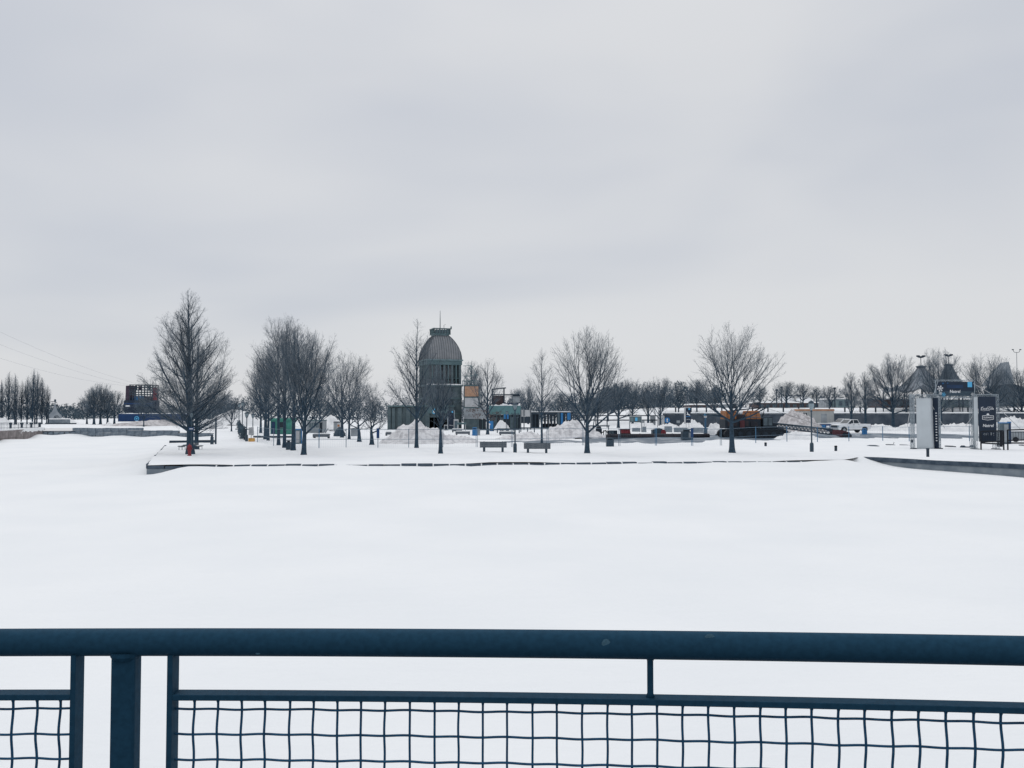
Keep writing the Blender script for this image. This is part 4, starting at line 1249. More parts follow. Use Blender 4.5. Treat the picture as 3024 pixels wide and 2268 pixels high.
# curved seats
for px, py, fl, lab in ((543, 1331, 1, 'curved lounge seat on the left of the pyramid tree trunk'), (590, 1328, -1, 'curved lounge seat with a high back on the right of the pyramid tree trunk')):
    t = obj('lounge_seat', lab, 'seat', px, g(px, py).y + 1)
    k = 1.0 if fl < 0 else .75
    out = [(-.28, .62 * k), (-.16, .36), (0.0, .28), (.18, .30), (.36, .34), (.38, .29), (.18, .24), (0, .22), (-.2, .31), (-.33, .60 * k)]
    MB().prism([(x * (1 if fl < 0 else -1), z + .05) for x, z in out], -.8, .3).build('seat', 'bench', t)
    MB().prism([(x * (1 if fl < 0 else -1), z + .05) for x, z in [(-.14, .39), (0.0, .31), (.18, .33), (.34, .37), (.18, .40), (0, .37)]], -.75, .25).build('seat_snow', 'snow', t)
    t.scale = (.62, .62, .75)
    for x in (-.12, .24):
        for y in (-.7, .2):
            MB().tube([(x * (1 if fl < 0 else -1), y, -.1), (x * (1 if fl < 0 else -1), y, .28)], .025, 6).build('leg', 'dark_metal', t)
# far benches
for px, py, wpx, lab in ((1367, 1284, 43, 'long grey bench in front of the annex entrance'), (1497, 1284, 46, 'low grey bench before the glazed pavilion'),
                         (950, 1294, 49, 'dark picnic bench near the crooked trees'), (1350, 1276, 30, 'small bench close to the tower entrance'),
                         (1148, 1287, 16, 'dark stub of a bench left of the dirty heap')):
    d = g(px, py).y
    t = obj('bench', lab, 'bench', px, d)
    w_ = wpx * S(d) / 2
    MB().box(-w_, w_, -.25, .25, .34, .42).build('seat', 'bench', t)
    MB().box(-w_, w_, -.30, -.255, .12, .40).build('front_board', 'bench', t)
    for sx in (-1, 1):
        MB().box(sx * w_ * .85 - .08, sx * w_ * .85 + .08, -.2, .25, -.1, .335).build('leg', 'dark_metal', t)
    MB().box(-w_ * .95, w_ * .95, -.2, .24, .423, .52, taper=(.95, .8)).build('seat_snow', 'snow', t)
    if wpx == 49:
        for sx in (-1, .2, .8):
            MB().tube([(w_ * sx * .5, 0, .42), (w_ * sx * .5 + .35, 0, 1.05)], .035, 5).build('raised_bar', 'bench', t)
for k, (p0, p1, py, lab) in enumerate(((1467, 1535, 1265, 'upper row of low rails before the glazed pavilion'), (1536, 1620, 1262, 'low timber rail before the white boards'), (1415, 1500, 1267, 'low rail behind the blue lidded bin'), (1680, 1800, 1256, 'low rail at the end of the pergola'))):
    d = 118 + 6 * k
    t = obj('low_rail', lab, 'rail', (p0 + p1) / 2, d)
    w_ = (p1 - p0) * S(d) / 2
    zt = Z(py, d) - t.location.z
    MB().box(-w_, w_, -.06, .06, zt - .18, zt).build('beam', 'lamp_metal', t)
    for q in range(5):
        MB().box(-.07, .07, -.05, .05, -.1, zt - .182).build('post', 'lamp_metal', t, (-w_ * .95 + q * w_ * .475, 0, 0))

# ------------------------------------------------------------------ wire fence on blue posts
FN = thing('wire_fence', 'long site fence of thin blue posts and two rails half buried in snow', 'fence')
fp = [(760, 1306), (808, 1316), (872, 1322), (942, 1324), (1022, 1324), (1116, 1323), (1207, 1322), (1308, 1321), (1408, 1319), (1512, 1318), (1617, 1318), (1722, 1317), (1829, 1317), (1937, 1317), (2044, 1315), (2129, 1313), (2232, 1310), (2324, 1306), (2414, 1304), (2507, 1302), (2607, 1302), (2685, 1304), (2775, 1304), (2863, 1303), (2950, 1303), (3040, 1303)]
prev = None
for i, (px, py) in enumerate(fp):
    p = g(px, py, 0); p.z = ground_z(p.x, p.y)
    blue = px > 2200 or px in (942, 872, 1937, 2044)
    m = 'fence_blue' if blue else 'fence_grey'
    double = 1400 < px < 2200
    rad_ = .034 if blue else .028
    for q in ((-.055, .055) if double else (0,)):
        MB().tube([(p.x + q, p.y, p.z - .2), (p.x + q, p.y, p.z + 1.42)], rad_ * (.75 if double else 1), 6).build('post', m, FN)
    if px in (1116, 2044):
        MB().box(p.x - .10, p.x + .10, p.y - .06, p.y + .06, p.z + .7, p.z + 1.45).build('post_sleeve', 'blue', FN)
    if prev:
        for zz in (.62, 1.36):
            MB().tube([(prev.x, prev.y, prev.z + zz), (p.x, p.y, p.z + zz)], .015, 5).build('rail', 'fence_grey', FN)
        mb = MB()
        n = int((p - prev).length / .16)
        for k in range(1, n):
            q = prev.lerp(p, k / n)
            mb.tube([(q.x, q.y, q.z + .02), (q.x, q.y, q.z + 1.36)], .0016, 3, cap=False)
        tag(mb.build('wire', 'fence_grey', FN), kind='stuff')
    prev = p
PF = thing('path_fence', 'dark fence with posts running beside the snowy path', 'fence')
prev = None
for i in range(14):
    k = i / 13
    y = 83 + 90 * k ** 1.3
    x = X(727 - 20 * k ** .6, y); z = ground_z(x, y)
    MB().box(x - .07, x + .07, y - .07, y + .07, z - .1, z + 1.15).build('post', 'dark_metal', PF)
    if prev:
        for zz in (.35, .7, 1.05):
            MB().tube([(prev[0], prev[1], prev[2] + zz), (x, y, z + zz)], .035, 5).build('rail', 'dark_metal', PF)
    prev = (x, y, z)
mb = MB(); rr = random.Random(9)
for i in range(900):
    k = rr.random() ** 1.3
    y = 84 + 92 * k; x = X(727 - 20 * k ** .6, y) - rr.uniform(-.05, .5)
    p = Vector((x, y, ground_z(x, y) + rr.uniform(.0, 1.0)))
    A = Vector((rr.gauss(0, .15), rr.gauss(0, .2), rr.gauss(.12, .12)))
    mb.add([p, p + A, p + A * .5 + Vector((rr.gauss(0, .12), 0, .12))], [(0, 1, 2)])
tag(mb.build('creeper', 'evergreen', PF), kind='stuff')

# small boxes and notices left of the dome
t = obj('sand_bin', 'ochre yellow grit bin at the near end of the path fence', 'grit bin', 744, 82)
MB().box(-.26, .26, -.2, .2, -.05, .27).build('body', 'yellow', t, bevel=.02)
MB().box(-.27, .27, -.21, .21, .275, .33, taper=(.9, .85)).build('lid', 'yellow', t, bevel=.01)
t = obj('notice_board', 'white notice on a pole right of the path lamps', 'sign', 742, 92)
MB().box(-.27, .27, 0, .03, .35, 1.15).build('board', 'pale_panel', t)
MB().tube([(0, .05, -.1), (0, .05, 1.2)], .03, 6).build('pole', 'lamp_metal', t)
for k in range(4):
    MB().box(-.18, .18, -.006, -.001, .95 - k * .13, .99 - k * .13).build('print_line', 'grey_panel', t)
t = obj('timber_kerb', 'long dark timber lying on the snow behind the clump of trees', 'timber', 815, 94)
MB().box(-2.4, 2.4, -.12, .12, 0, .2).build('beam', 'dark_metal', t)
for x in (-1.8, 1.8): MB().box(x - .1, x + .1, -.3, .3, -.1, -.002).build('sleeper', 'dark_metal', t)
GK = obj('green_kiosk', 'small flat roofed green kiosk behind the clump of trees', 'kiosk', 829, 114)
s = S(114); h = 47 * s
MB().box(-30 * s, 30 * s, 0, 2.2, -.1, h - .25).build('wall', 'green', GK)
MB().box(-33 * s, 32 * s, -.15, 2.4, h - .245, h).build('roof', 'green', GK)
MB().box(-27 * s, -16 * s, -.04, -.003, 0, h - .45).build('door', 'navy', GK)
MB().box(-8 * s, 14 * s, -.04, -.003, .9, h - .5).build('serving_hatch', 'glass_dark', GK)
MB().box(-9 * s, 15 * s, -.22, -.003, .8, .88).build('shelf', 'teal_pale', GK)
KB = obj('grey_kiosk', 'pale grey kiosk with windows left of the white snow heap', 'kiosk', 930, 122)
s = S(122); h = 36 * s
MB().box(-24 * s, 24 * s, 0, 2.4, -.1, h).build('wall', 'grey_panel', KB)
MB().box(-25 * s, 25 * s, -.1, 2.5, h + .002, h + .12).build('roof', 'teal', KB)
for q, x0 in enumerate((-18, -8, 3)):
    wdw = MB().box(x0 * s, (x0 + 8) * s, -.04, -.003, .75, h - .3).build('window', 'window', KB)
    MB().box((x0 + 3.7) * s, (x0 + 4.3) * s, -.06, -.041, .75, h - .3).build('mullion', 'pale_panel', wdw)
MB().box(14 * s, 22 * s, -.04, -.003, 0, h - .25).build('door', 'glass_dark', KB)
PB_ = obj('portable_booth', 'narrow white portable booth with a dark roof and orange notice', 'booth', 994, 128)
s = S(128)
MB().box(-9 * s, 9 * s, 0, .95, -.05, 26 * s).build('wall', 'pale_panel', PB_)
MB().box(-10 * s, 10 * s, -.05, 1.0, 26 * s + .002, 29 * s, taper=(.8, .8)).build('roof', 'dark_metal', PB_)
MB().box(-7 * s, 1 * s, -.03, -.002, 0, 24 * s).build('door', 'grey_panel', PB_)
MB().box(3 * s, 9 * s, -.03, -.002, 14 * s, 20 * s).build('notice', 'orange', PB_)
t = obj('utility_cabinet', 'light blue cabinet among the trunks behind the dark bin', 'cabinet', 880, 74)
MB().box(-.28, .22, 0, .5, -.05, 1.2).build('body', 'teal_pale', t, bevel=.02)
MB().box(-.30, .24, -.03, .52, 1.202, 1.28).build('cap', 'mid_blue', t)
MB().box(-.20, .14, -.02, -.002, .1, 1.1).build('door', 'pale_panel', t)
MB().box(.24, .32, .1, .2, -.05, 1.45).build('post', 'mid_blue', t)
t = obj('covered_mound', 'dark tarpaulin covered bundle at the foot of the booth', 'bundle', 1003, 104)
MB().lathe([(.75, -.1), (.7, .3), (.45, .8), (.15, 1.1)], 9).build('tarpaulin', 'lamp_metal', t)
MB().tube([(-.74, 0, .3), (0, 0, 1.12), (.74, 0, .3)], .02, 4).build('rope', 'dark_metal', t)
t = obj('crate', 'pale crate between the slim tree and the left crooked tree', 'crate', 1048, 104)
MB().box(-.42, .42, -.3, .3, 0, .85).build('body', 'grey_panel', t)
MB().box(-.46, .46, -.34, .34, .853, .93).build('lid', 'bench', t)

# ------------------------------------------------------------------ signs and blue things near the dome
def banner(px, d, w_, z0, z1, label, m='navy_print', words=None, square=True, frame=True, z=None):
    t = obj('banner_sign', label, 'banner', px, d)
    MB().box(-w_ / 2, w_ / 2, 0, .04, z0, z1).build('cloth', m, t)
    if frame:
        for sx in (-1, 1):
            MB().box(-.05, .05, .0, .1, -.1, z1 + .05).build('post', 'alu', t, (sx * (w_ / 2 + .053), 0, 0))
    if square:
        MB().box(w_ * .12, w_ * .36, -.012, -.002, z1 - (w_ * .30) - .05, z1 - .08).build('logo_square', 'sky_blue', t)
    if words:
        text(words, t, 'white_print', (0, -.006, z0 + (z1 - z0) * .27), w_ * .62, .3, shear=.12)
    return t
banner(1331.5, 139, .98, 1.75, 3.15, 'upper navy banner with a light blue square before the tower', square=True)
banner(1333, 138.6, 1.0, .35, 2.0, 'lower navy banner with white lettering before the tower', words='Natrel', square=False)
t = obj('round_sign', 'blue parking sign on a pole in front of the teal pavilion', 'sign', 1282, 120)
MB().tube([(0, 0, -.1), (0, 0, 3.0)], .035, 6).build('pole', 'lamp_metal', t)
v = [(.24 * math.cos(k * math.pi / 8), .38 * math.sin(k * math.pi / 8)) for k in range(16)]
MB().prism([(x, z + 3.0) for x, z in v], -.05, -.03).build('plate', 'sky_blue', t)
MB().prism([(x * .5, z * .5 + 2.95) for x, z in v], -.06, -.051).build('print', 'white_print', t)
t = obj('info_kiosk', 'white framed information panel right of the lower navy banner', 'sign', 1347, 138)
MB().box(-.38, .38, 0, .1, 0, 1.75).build('frame', 'pale_panel', t)
MB().box(-.26, .26, -.03, -.002, .2, 1.5).build('panel', 'window', t)
t = obj('info_kiosk', 'small white framed panel left of the lower navy banner', 'sign', 1317, 138)
MB().box(-.3, .3, 0, .1, -.05, .9).build('frame', 'pale_panel', t)
MB().box(-.2, .2, -.03, -.002, .1, .75).build('panel', 'glass_dark', t)
t = obj('sheltered_stand', 'teal roofed stand to the right of the tower entrance', 'stand', 1363, 132)
MB().prism([(-.75, 1.0), (-.65, 1.3), (.65, 1.3), (.75, 1.0)], -.4, .4).build('roof', 'teal', t)
for x in (-.6, .6): MB().box(x - .05, x + .05, -.05, .05, -.1, .998).build('post', 'pale_panel', t)
t = obj('blue_ticket_machine', 'blue machine with a white disc beside the leafy tree', 'machine', 1449, 130)
MB().box(-.28, .38, 0, .4, -.05, 1.5).build('body', 'mid_blue', t, bevel=.02)
MB().prism([(.17 * math.cos(k * math.pi / 6) - .2, .17 * math.sin(k * math.pi / 6) + 1.0) for k in range(12)], -.05, -.003).build('disc', 'white_print', t)
MB().box(-.25, -.15, -.04, -.005, -.05, .82).build('disc_stem', 'white_print', t)
for px, lab in ((1491, 'blue pennant sign left of the small distant lamp post'), (1499.5, 'blue pennant sign on the small distant lamp post')):
    t = obj('pennant', lab, 'banner', px, 117.6)
    z0 = Z(1238, 117.6)
    MB().box(-.13, .13, 0, .02, z0, z0 + .62).build('cloth', 'mid_blue', t)
    MB().tube([(.15, .0, -.1), (.15, 0, z0 + .7)], .025, 5).build('pole', 'lamp_metal', t)

# ------------------------------------------------------------------ terrace behind the lane
DW = 173.0
TWL = thing('terrace_wall', 'long dark concrete retaining wall under the snowy terrace at right', 'retaining wall')
x0, x1 = X(1958, DW), X(3300, DW)
n = 26
for i in range(n):
    a_, b_ = x0 + (x1 - x0) * i / n, x0 + (x1 - x0) * (i + 1) / n
    MB().box(a_ + .012, b_ - .012, DW, DW + .5, -.3, 2.62).build('wall_panel', 'dark_concrete', TWL)
MB().box(x0, x1, DW - .1, DW + .6, 2.63, 2.80).build('coping', 'coping', TWL)
mb = MB()
for i in range(180):
    x = x0 + (x1 - x0) * i / 180; w_ = (x1 - x0) / 180
    h = .22 + .10 * fbm(x, 2, .4, 3)
    mb.box(x, x + w_, DW - .02, DW + .9, 2.803, 2.80 + max(.06, h), taper=(1, .7))
tag(mb.build('snow_cap', 'snow', TWL), kind='stuff')
TR_ = thing('terrace_railing', 'dark railing with stout posts along the snowy terrace', 'railing')
for i in range(30):
    x = x0 + (x1 - x0) * i / 29
    MB().box(-.12, .12, -.12, .12, 2.5, 4.05).build('post', 'dark_metal', TR_, (x, DW + 3.2, 0))
for zz in (3.25, 3.95):
    MB().box(x0, x1, DW + 3.14, DW + 3.26, zz - .03, zz + .03).build('rail', 'dark_metal', TR_)
for k, (py, d, lab) in enumerate(((1226, 186, 'upper dark rail on the snowy bank behind the pergola end'), (1239, 170, 'lower dark rail on the snowy bank behind the pergola end'))):
    t = obj('bank_railing', lab, 'railing', 1850, d)
    zt = Z(py, d) - t.location.z
    a_, b_ = X(1690, d) - t.location.x, X(1962, d) - t.location.x
    MB().box(a_, b_, -.08, .08, zt - .22, zt).build('rail', 'dark_metal', t)
    for q in range(9):
        MB().box(-.09, .09, -.07, .07, -.4, zt - .222).build('post', 'dark_metal', t, (a_ + .2 + (b_ - a_ - .4) * q / 8, 0, 0))
for k, (p0, p1) in enumerate(((1920, 1936), (1941, 1962))):
    t = obj('pale_board', ('left', 'right')[k] + ' one of two pale boards leaning on the terrace wall by the round blue sign', 'board', (p0 + p1) / 2, 170 - k)
    w_ = (p1 - p0) * S(170) / 2
    MB().box(-w_, w_, 0, .06, .4, 2.35).build('panel', 'pale_panel' if k else 'grey_panel', t)
    for q in (-1, 1): MB().box(q * w_ * .9 - .05, q * w_ * .9 + .05, .062, .14, -.1, 2.4).build('post', 'dark_metal', t)
t = obj('round_sign', 'round bright blue sign with a white arrow on the terrace wall', 'sign', 1970, DW - .35, z=Z(1241, DW))
v = [(.56 * math.cos(k * math.pi / 12), .56 * math.sin(k * math.pi / 12)) for k in range(24)]
MB().prism(v, -.04, .04).build('plate', 'mid_blue', t)
MB().prism([(-.18, .18), (.02, .36), (.22, .14), (.08, .14), (.04, -.1), (.2, -.32), (-.1, -.3), (-.08, .0), (-.06, .16)], -.06, -.042).build('arrow', 'white_print', t)
MB().box(-.06, .06, .045, .3, -.1, .1).build('bracket', 'dark_metal', t)
# far buildings on the terrace
def block(name, label, p0, p1, y0, y1, d, m, dep=8, roofm='clean_pile', win=0, cat='building', roof_h=.35):
    x0_, x1_ = X(p0, d), X(p1, d); xc = (x0_ + x1_) / 2
    t = thing(name, label, cat, (xc, d, ground_z(xc, d)))
    zb, zt = Z(y1, d) - t.location.z, Z(y0, d) - t.location.z
    w_ = (x1_ - x0_) / 2
    MB().box(-w_, w_, 0, dep, min(zb, -.2), zt).build('wall', m, t)
    MB().box(-w_ - .2, w_ + .2, -.2, dep + .2, zt + .003, zt + roof_h, taper=(.98, .8)).build('roof', roofm, t)
    for q in range(win):
        xx = -w_ + (q + .5) * 2 * w_ / win
        f = MB().box(xx - w_ / win * .55, xx + w_ / win * .55, -.08, -.003, zb + (zt - zb) * .3, zb + (zt - zb) * .8).build('window', 'window', t)
        MB().box(xx - .05, xx + .05, -.12, -.082, zb + (zt - zb) * .3, zb + (zt - zb) * .8).build('mullion', 'dark_metal', f)
    return t
block('brown_hall', 'long low brown building on the terrace behind the crane boom', 2237, 2417, 1190, 1211, 228, 'brown_wall', win=9)
block('brown_hall', 'brown building on the terrace left of the crane', 2038, 2122, 1196, 1217, 226, 'brown_wall', win=4)
block('brown_hall', 'brown building under the swooping tent roofs', 2603, 2695, 1181, 1205, 206, 'brown_wall', win=4, roofm='dark_metal')
block('teal_shed', 'pale teal shed on the terrace behind the pickup', 2474, 2510, 1179, 1206, 232, 'teal_pale', win=2)
block('pale_shed', 'pale grey shed left of the teal shed', 2440, 2473, 1180, 1206, 236, 'grey_panel', win=1)
block('grey_shed', 'grey shed behind the broad tree by the crane', 2118, 2170, 1194, 1212, 240, 'grey_panel', win=2)
block('dark_shed', 'dark low building seen through the white gate', 2790, 2880, 1180, 1206, 215, 'teal_dark', win=4)
# white peaked marquee
t = obj('white_marquee', 'white marquee with snowy peaks above the long brown building', 'marquee', 2350, 250)
e = lambda px: (px - 2350) * S(250); ez = lambda py: Z(py, 250) - t.location.z
for p0, p1, pk_, yt in ((2268, 2312, 2290, 1184), (2306, 2366, 2336, 1170), (2356, 2420, 2388, 1171)):
    MB().add([(e(p0), 0, ez(1200)), (e(p1), 0, ez(1200)), (e(p1), 8, ez(1200)), (e(p0), 8, ez(1200)), (e(pk_) - 1.2, 3, ez(yt)), (e(pk_) + 1.2, 3, ez(yt)), (e(pk_) + 1.2, 5, ez(yt)), (e(pk_) - 1.2, 5, ez(yt))],
             [(0, 1, 5, 4), (1, 2, 6, 5), (2, 3, 7, 6), (3, 0, 4, 7), (4, 5, 6, 7), (3, 2, 1, 0)]).build('peak', 'white_print', t)
    MB().box(e(p0) + .1, e(p1) - .1, .3, 7.7, 0, ez(1200) - .03).build('side_wall', 'grey_panel', t)
t = obj('light_gantry', 'row of floodlights on a beam above the white marquee', 'floodlights', 2345, 226)
zt = Z(1169, 226) - t.location.z
MB().box(-1.9, 1.9, -.08, .08, zt - .12, zt + .06).build('beam', 'dark_metal', t)
for x in (-1.8, 1.8): MB().box(x - .08, x + .08, -.06, .06, -.1, zt - .122).build('post', 'dark_metal', t)
for x in (-1.5, -1.1, -.5, .9, 1.3, 1.7): MB().box(x - .13, x + .13, -.2, .1, zt + .063, zt + .36).build('lamp', 'dark_metal', t)
for px, py, d, lab in ((2309, 1147, 218, 'dark pole rising over the long brown building'), (2466, 1150, 222, 'dark pole over the pale grey shed'), (2294, 1155, 222, 'short pole with a lamp left of the dark pole')):
    t = obj('pole', lab, 'pole', px, d)
    H = Z(py, d) - t.location.z
    MB().tube([(0, 0, -.2), (0, 0, H)], [.16, .12], 8).build('shaft', 'dark_metal', t)
    MB().box(-.25, .25, -.2, .2, H + .002, H + .5).build('head', 'dark_metal', t)

# big top tents at right
def big_top(px, d, apex_py, eave_py, rpx, label, seed, m='tent_grey'):
    x = X(px, d)
    t = thing('tent', label, 'tent', (x, d, ground_z(x, d)))
    za, ze = Z(apex_py, d) - t.location.z, Z(eave_py, d) - t.location.z
    Rr = rpx * S(d)
    n, K = 32, 10
    v, f = [], []
    for i in range(K + 1):
        u = i / K
        for k in range(n):
            th = 2 * math.pi * k / n
            sc = abs(math.cos(th * 4))
            r = .6 + (Rr * (.86 + .14 * sc) - .6) * u
            z = ze + (za - ze) * (1 - u) ** 2.1 - (1 - sc) * .0 * u + (1 - sc) * 1.5 * u ** 3
            v.append((r * math.cos(th), r * math.sin(th), z))
    for i in range(K):
        for k in range(n):
            f.append((i * n + k, i * n + (k + 1) % n, (i + 1) * n + (k + 1) % n, (i + 1) * n + k))
    cn = MB().add(v, f).build('canopy', m, t)
    so = cn.modifiers.new('thickness', 'SOLIDIFY'); so.thickness = .08
    for k in range(8):
        pts = [tuple(v[i * n + k * 4]) for i in range(K + 1)]
        MB().tube([(p[0], p[1], p[2] + .06) for p in pts], .14, 4).build('ridge_band', 'cable', cn)
        th = 2 * math.pi * k * 4 / n
        p = pts[-1]
        MB().tube([p, (p[0] * 1.01, p[1] * 1.01, 0)], .11, 6).build('side_pole', 'dark_metal', t)
    MB().lathe([(.9, za - .1), (1.15, za + .25), (.3, za + .45)], 10).build('crown_cap', 'tent_dark', t)
    MB().tube([(0, 0, 0), (0, 0, za + 2.4)], .07, 6).build('mast', 'dark_metal', t)
    fg = MB()
    for sx in (-1, 1):
        fg.add([(0, 0, za + 2.5), (sx * .35, 0, za + 2.75), (sx * 1.0, 0, za + 2.75), (sx * 1.05, 0, za + 2.45), (sx * .5, .08, za + 2.2), (0, .05, za + 2.1)], [(0, 1, 2, 3, 4, 5)])
    fl = fg.build('winged_finial', 'dark_metal', t)
    so = fl.modifiers.new('thickness', 'SOLIDIFY'); so.thickness = .08
    return t
big_top(2722, 196, 1085, 1158, 112, 'grey swooping tent with a winged finial left of the header sign', 1)
big_top(2804, 204, 1080, 1156, 78, 'dark swooping tent with a winged finial above the header sign', 2, 'tent_dark')
# steep roof at the right edge
t = obj('steep_roof_hall', 'hall with a steep dark pointed roof cut by the right edge of the picture', 'building', 2992, 188)
e = lambda px: (px - 2992) * S(188); ez = lambda py: Z(py, 188) - t.location.z
MB().add([(e(2948), 0, ez(1138)), (e(2998), 0, ez(1132)), (e(2998), 7, ez(1132)), (e(2948), 7, ez(1138)), (e(2994), 1.5, ez(1067)), (e(2996), 5, ez(1067))],
         [(0, 1, 4), (1, 2, 5, 4), (2, 3, 5), (3, 0, 4, 5), (3, 2, 1, 0)]).build('pointed_roof', 'tent_grey', t)
MB().prism([(e(2975), ez(1200)), (e(2975), ez(1145)), (e(2994), ez(1132)), (e(3070), ez(1155)), (e(3070), ez(1200))], .5, 9).build('wall', 'tent_dark', t)
for q, px in enumerate((2985, 3000, 3015)):
    MB().box(e(px), e(px) + .7, .40, .49, ez(1190), ez(1172)).build('window', 'window', t)
t = obj('floodlight_mast', 'mast with a forked pair of lights at the top right of the park', 'mast', 3006, 180)
H = Z(1040, 180) - t.location.z
MB().tube([(0, 0, -.2), (0, 0, H)], [.09, .045], 8).build('shaft', 'cable', t)
for sx in (-1, 1):
    a_ = MB().tube([(0, 0, H - .1), (sx * .5, 0, H), (sx * .75, 0, H + .45)], .05, 5).build('arm', 'dark_metal', t)
    MB().box(sx * .78 - .16, sx * .78 + .16, -.1, .1, H + .45, H + .62).build('lamp', 'dark_metal', a_)

# ------------------------------------------------------------------ information board, banner mast, pump post
t = obj('info_board', 'dark green information board on two posts behind the red hopper', 'sign', 1876, 124)
e = lambda px: (px - 1876) * S(124); ez = lambda py: Z(py, 124) - t.location.z
MB().box(e(1861), e(1893), 0, .08, ez(1247), ez(1230)).build('panel', 'teal_dark', t)
MB().box(e(1859), e(1895), -.02, .1, ez(1229.8), ez(1228.5)).build('top_rail', 'pale_panel', t)
for p in (1859.3, 1894.5): MB().box(e(p) - .05, e(p) + .05, 0, .1, -.1, ez(1230)).build('post', 'grey_panel', t)
for px, w_, m in ((1866, .2, 'teal_pale'), (1879, .16, 'sky_blue'), (1887, .2, 'teal')):
    MB().box(e(px) - w_, e(px) + w_, -.02, -.002, ez(1243), ez(1233)).build('print', m, t)
for px, d, lab, w_ in ((1899, 126, 'small pale notice on a pole right of the green information board', .42), (2003, 128, 'small pale notice on poles left of the navy banner', .5)):
    t = obj('notice_board', lab, 'sign', px, d)
    z0 = Z(1249, d) - t.location.z
    MB().box(-w_ / 2, w_ / 2, 0, .03, z0, z0 + .36).build('board', 'grey_panel', t)
    for q in (-1, 1): MB().tube([(q * w_ * .4, .05, -.1), (q * w_ * .4, .05, z0 + .36)], .025, 5).build('pole', 'dark_metal', t)
D = 138
t = obj('banner_mast', 'navy banner with a light blue square, white swoosh and lettering on a lattice mast', 'banner', 2031, D)
e = lambda px: (px - 2031) * S(D); ez = lambda py: Z(py, D)
MB().box(e(2025), e(2040), 0, .05, ez(1249), ez(1205)).build('cloth', 'navy_print', t)
MB().box(e(2020.5), e(2024.8), -.02, .15, ez(1252), ez(1204)).build('side_frame', 'pale_panel', t)
MB().box(e(2020.5), e(2041), -.03, .12, ez(1204), ez(1203)).build('top_frame', 'pale_panel', t)
MB().box(e(2033), e(2038), -.02, -.002, ez(1210.5), ez(1206)).build('logo_square', 'sky_blue', t)
MB().prism([(e(2028), ez(1216)), (e(2030), ez(1217)), (e(2032), ez(1222)), (e(2038), ez(1226)), (e(2038), ez(1228)), (e(2031), ez(1225)), (e(2027), ez(1225)), (e(2030), ez(1222))], -.02, -.002).build('swoosh', 'white_print', t)
MB().box(e(2026), e(2039), -.012, -.002, ez(1231), ez(1229.4)).build('stripe', 'mid_blue', t)
text('Natrel', t, 'white_print', (e(2032.5), -.006, ez(1239)), .5, .3, .12)
mb = MB()
for px in (2027, 2035):
    mb.tube([(e(px), .25, -.1), (e(px), .25, ez(1171))], .035, 4)
for k in range(14):
    z0 = ez(1250) + k * .33
    mb.tube([(e(2027 if k % 2 else 2035), .25, z0), (e(2035 if k % 2 else 2027), .25, z0 + .33)], .02, 4)
mb.build('lattice_mast', 'cable', t)
D = 104
t = obj('blue_pump_post', 'blue pedestal with a slim post and a round blue sign on top', 'sign post', 2083, D)
h = lambda py: Z(py, D) - t.location.z
MB().box(-.27, .27, -.25, .25, -.05, .2).build('base', 'fence_blue', t)
MB().box(-.2, .2, -.18, .18, .202, h(1266)).build('pedestal', 'fence_grey', t)
MB().box(-.27, .27, -.22, .22, h(1266) + .002, h(1264)).build('ledge', 'fence_blue', t)
MB().tube([(0, 0, h(1264)), (0, 0, h(1237)), (.04, 0, h(1234))], [.12, .10, .06], 10).build('post', 'fence_blue', t)
MB().box(-.17, .17, -.03, .03, h(1233.5), h(1228)).build('plate', 'white_print', t)
MB().lathe([(.02, 0), (.14, .03), (.16, .14), (.10, .25), (.03, .27)], 10, (-.02, 0, h(1227.8))).build('round_sign', 'sky_blue', t)
for i, (p0, p1, y0, y1, d, lab) in enumerate(((1867, 1890, 1264, 1272, 126, 'low concrete barrier behind the red hopper'), (1897, 1908, 1260, 1273, 124, 'short concrete barrier left of the slate box'),
        (1962, 1984, 1259, 1273, 122, 'pale crate like barrier right of the slate box'), (1990, 2030, 1263, 1272, 124, 'long concrete barrier below the navy banner'), (2046, 2076, 1263, 1271, 123, 'concrete barrier left of the blue pump post'))):
    t = obj('concrete_barrier', lab, 'barrier', (p0 + p1) / 2, d)
    w_ = (p1 - p0) * S(d) / 2; h_ = Z(y0, d) - t.location.z
    MB().prism([(-.3, -.1), (.3, -.1), (.3, .15), (.12, .35), (.10, h_), (-.10, h_), (-.12, .35), (-.3, .15)], -w_, w_, 'x').build('block', 'concrete', t)
    MB().box(-w_, w_, -.09, .09, h_ + .002, h_ + .07).build('snow', 'snow', t)

# ------------------------------------------------------------------ machines on the lane
t = thing('steel_pipe', 'long rusty dark steel pipe lying on the slush behind the wire fence', 'pipe')
a_, b_ = at(1795, 1288, 89), at(2092, 1283, 97)
z1, z2 = ground_z(a_.x, a_.y) + .28, ground_z(b_.x, b_.y) + .24
MB().tube([(a_.x, a_.y, z1), (a_.x * .5 + b_.x * .5, (a_.y + b_.y) / 2, (z1 + z2) / 2), (b_.x, b_.y, z2)], [.33, .31, .24], 14).build('barrel', 'rust', t, smooth=True)
for k in (.02, .3, .62, .97):
    p = Vector((a_.x, a_.y, z1)).lerp(Vector((b_.x, b_.y, z2)), k)
    dv = Vector((b_.x - a_.x, b_.y - a_.y, 0)).normalized()
    MB().tube([p - dv * .06, p + dv * .06], .37 - .09 * k, 14).build('flange', 'rust', t)
t = thing('thin_pipe', 'thinner dark pipe lying in front of the long steel pipe at its right end', 'pipe')
a_, b_ = g(1925, 1295), g(2072, 1291)
MB().tube([(a_.x, a_.y, .1), (b_.x, b_.y, .12)], .09, 8).build('barrel', 'rust', t)
MB().tube([(b_.x, b_.y, .12), (b_.x + .1, b_.y, .12)], .14, 8).build('flange', 'rust', t)
D = 95
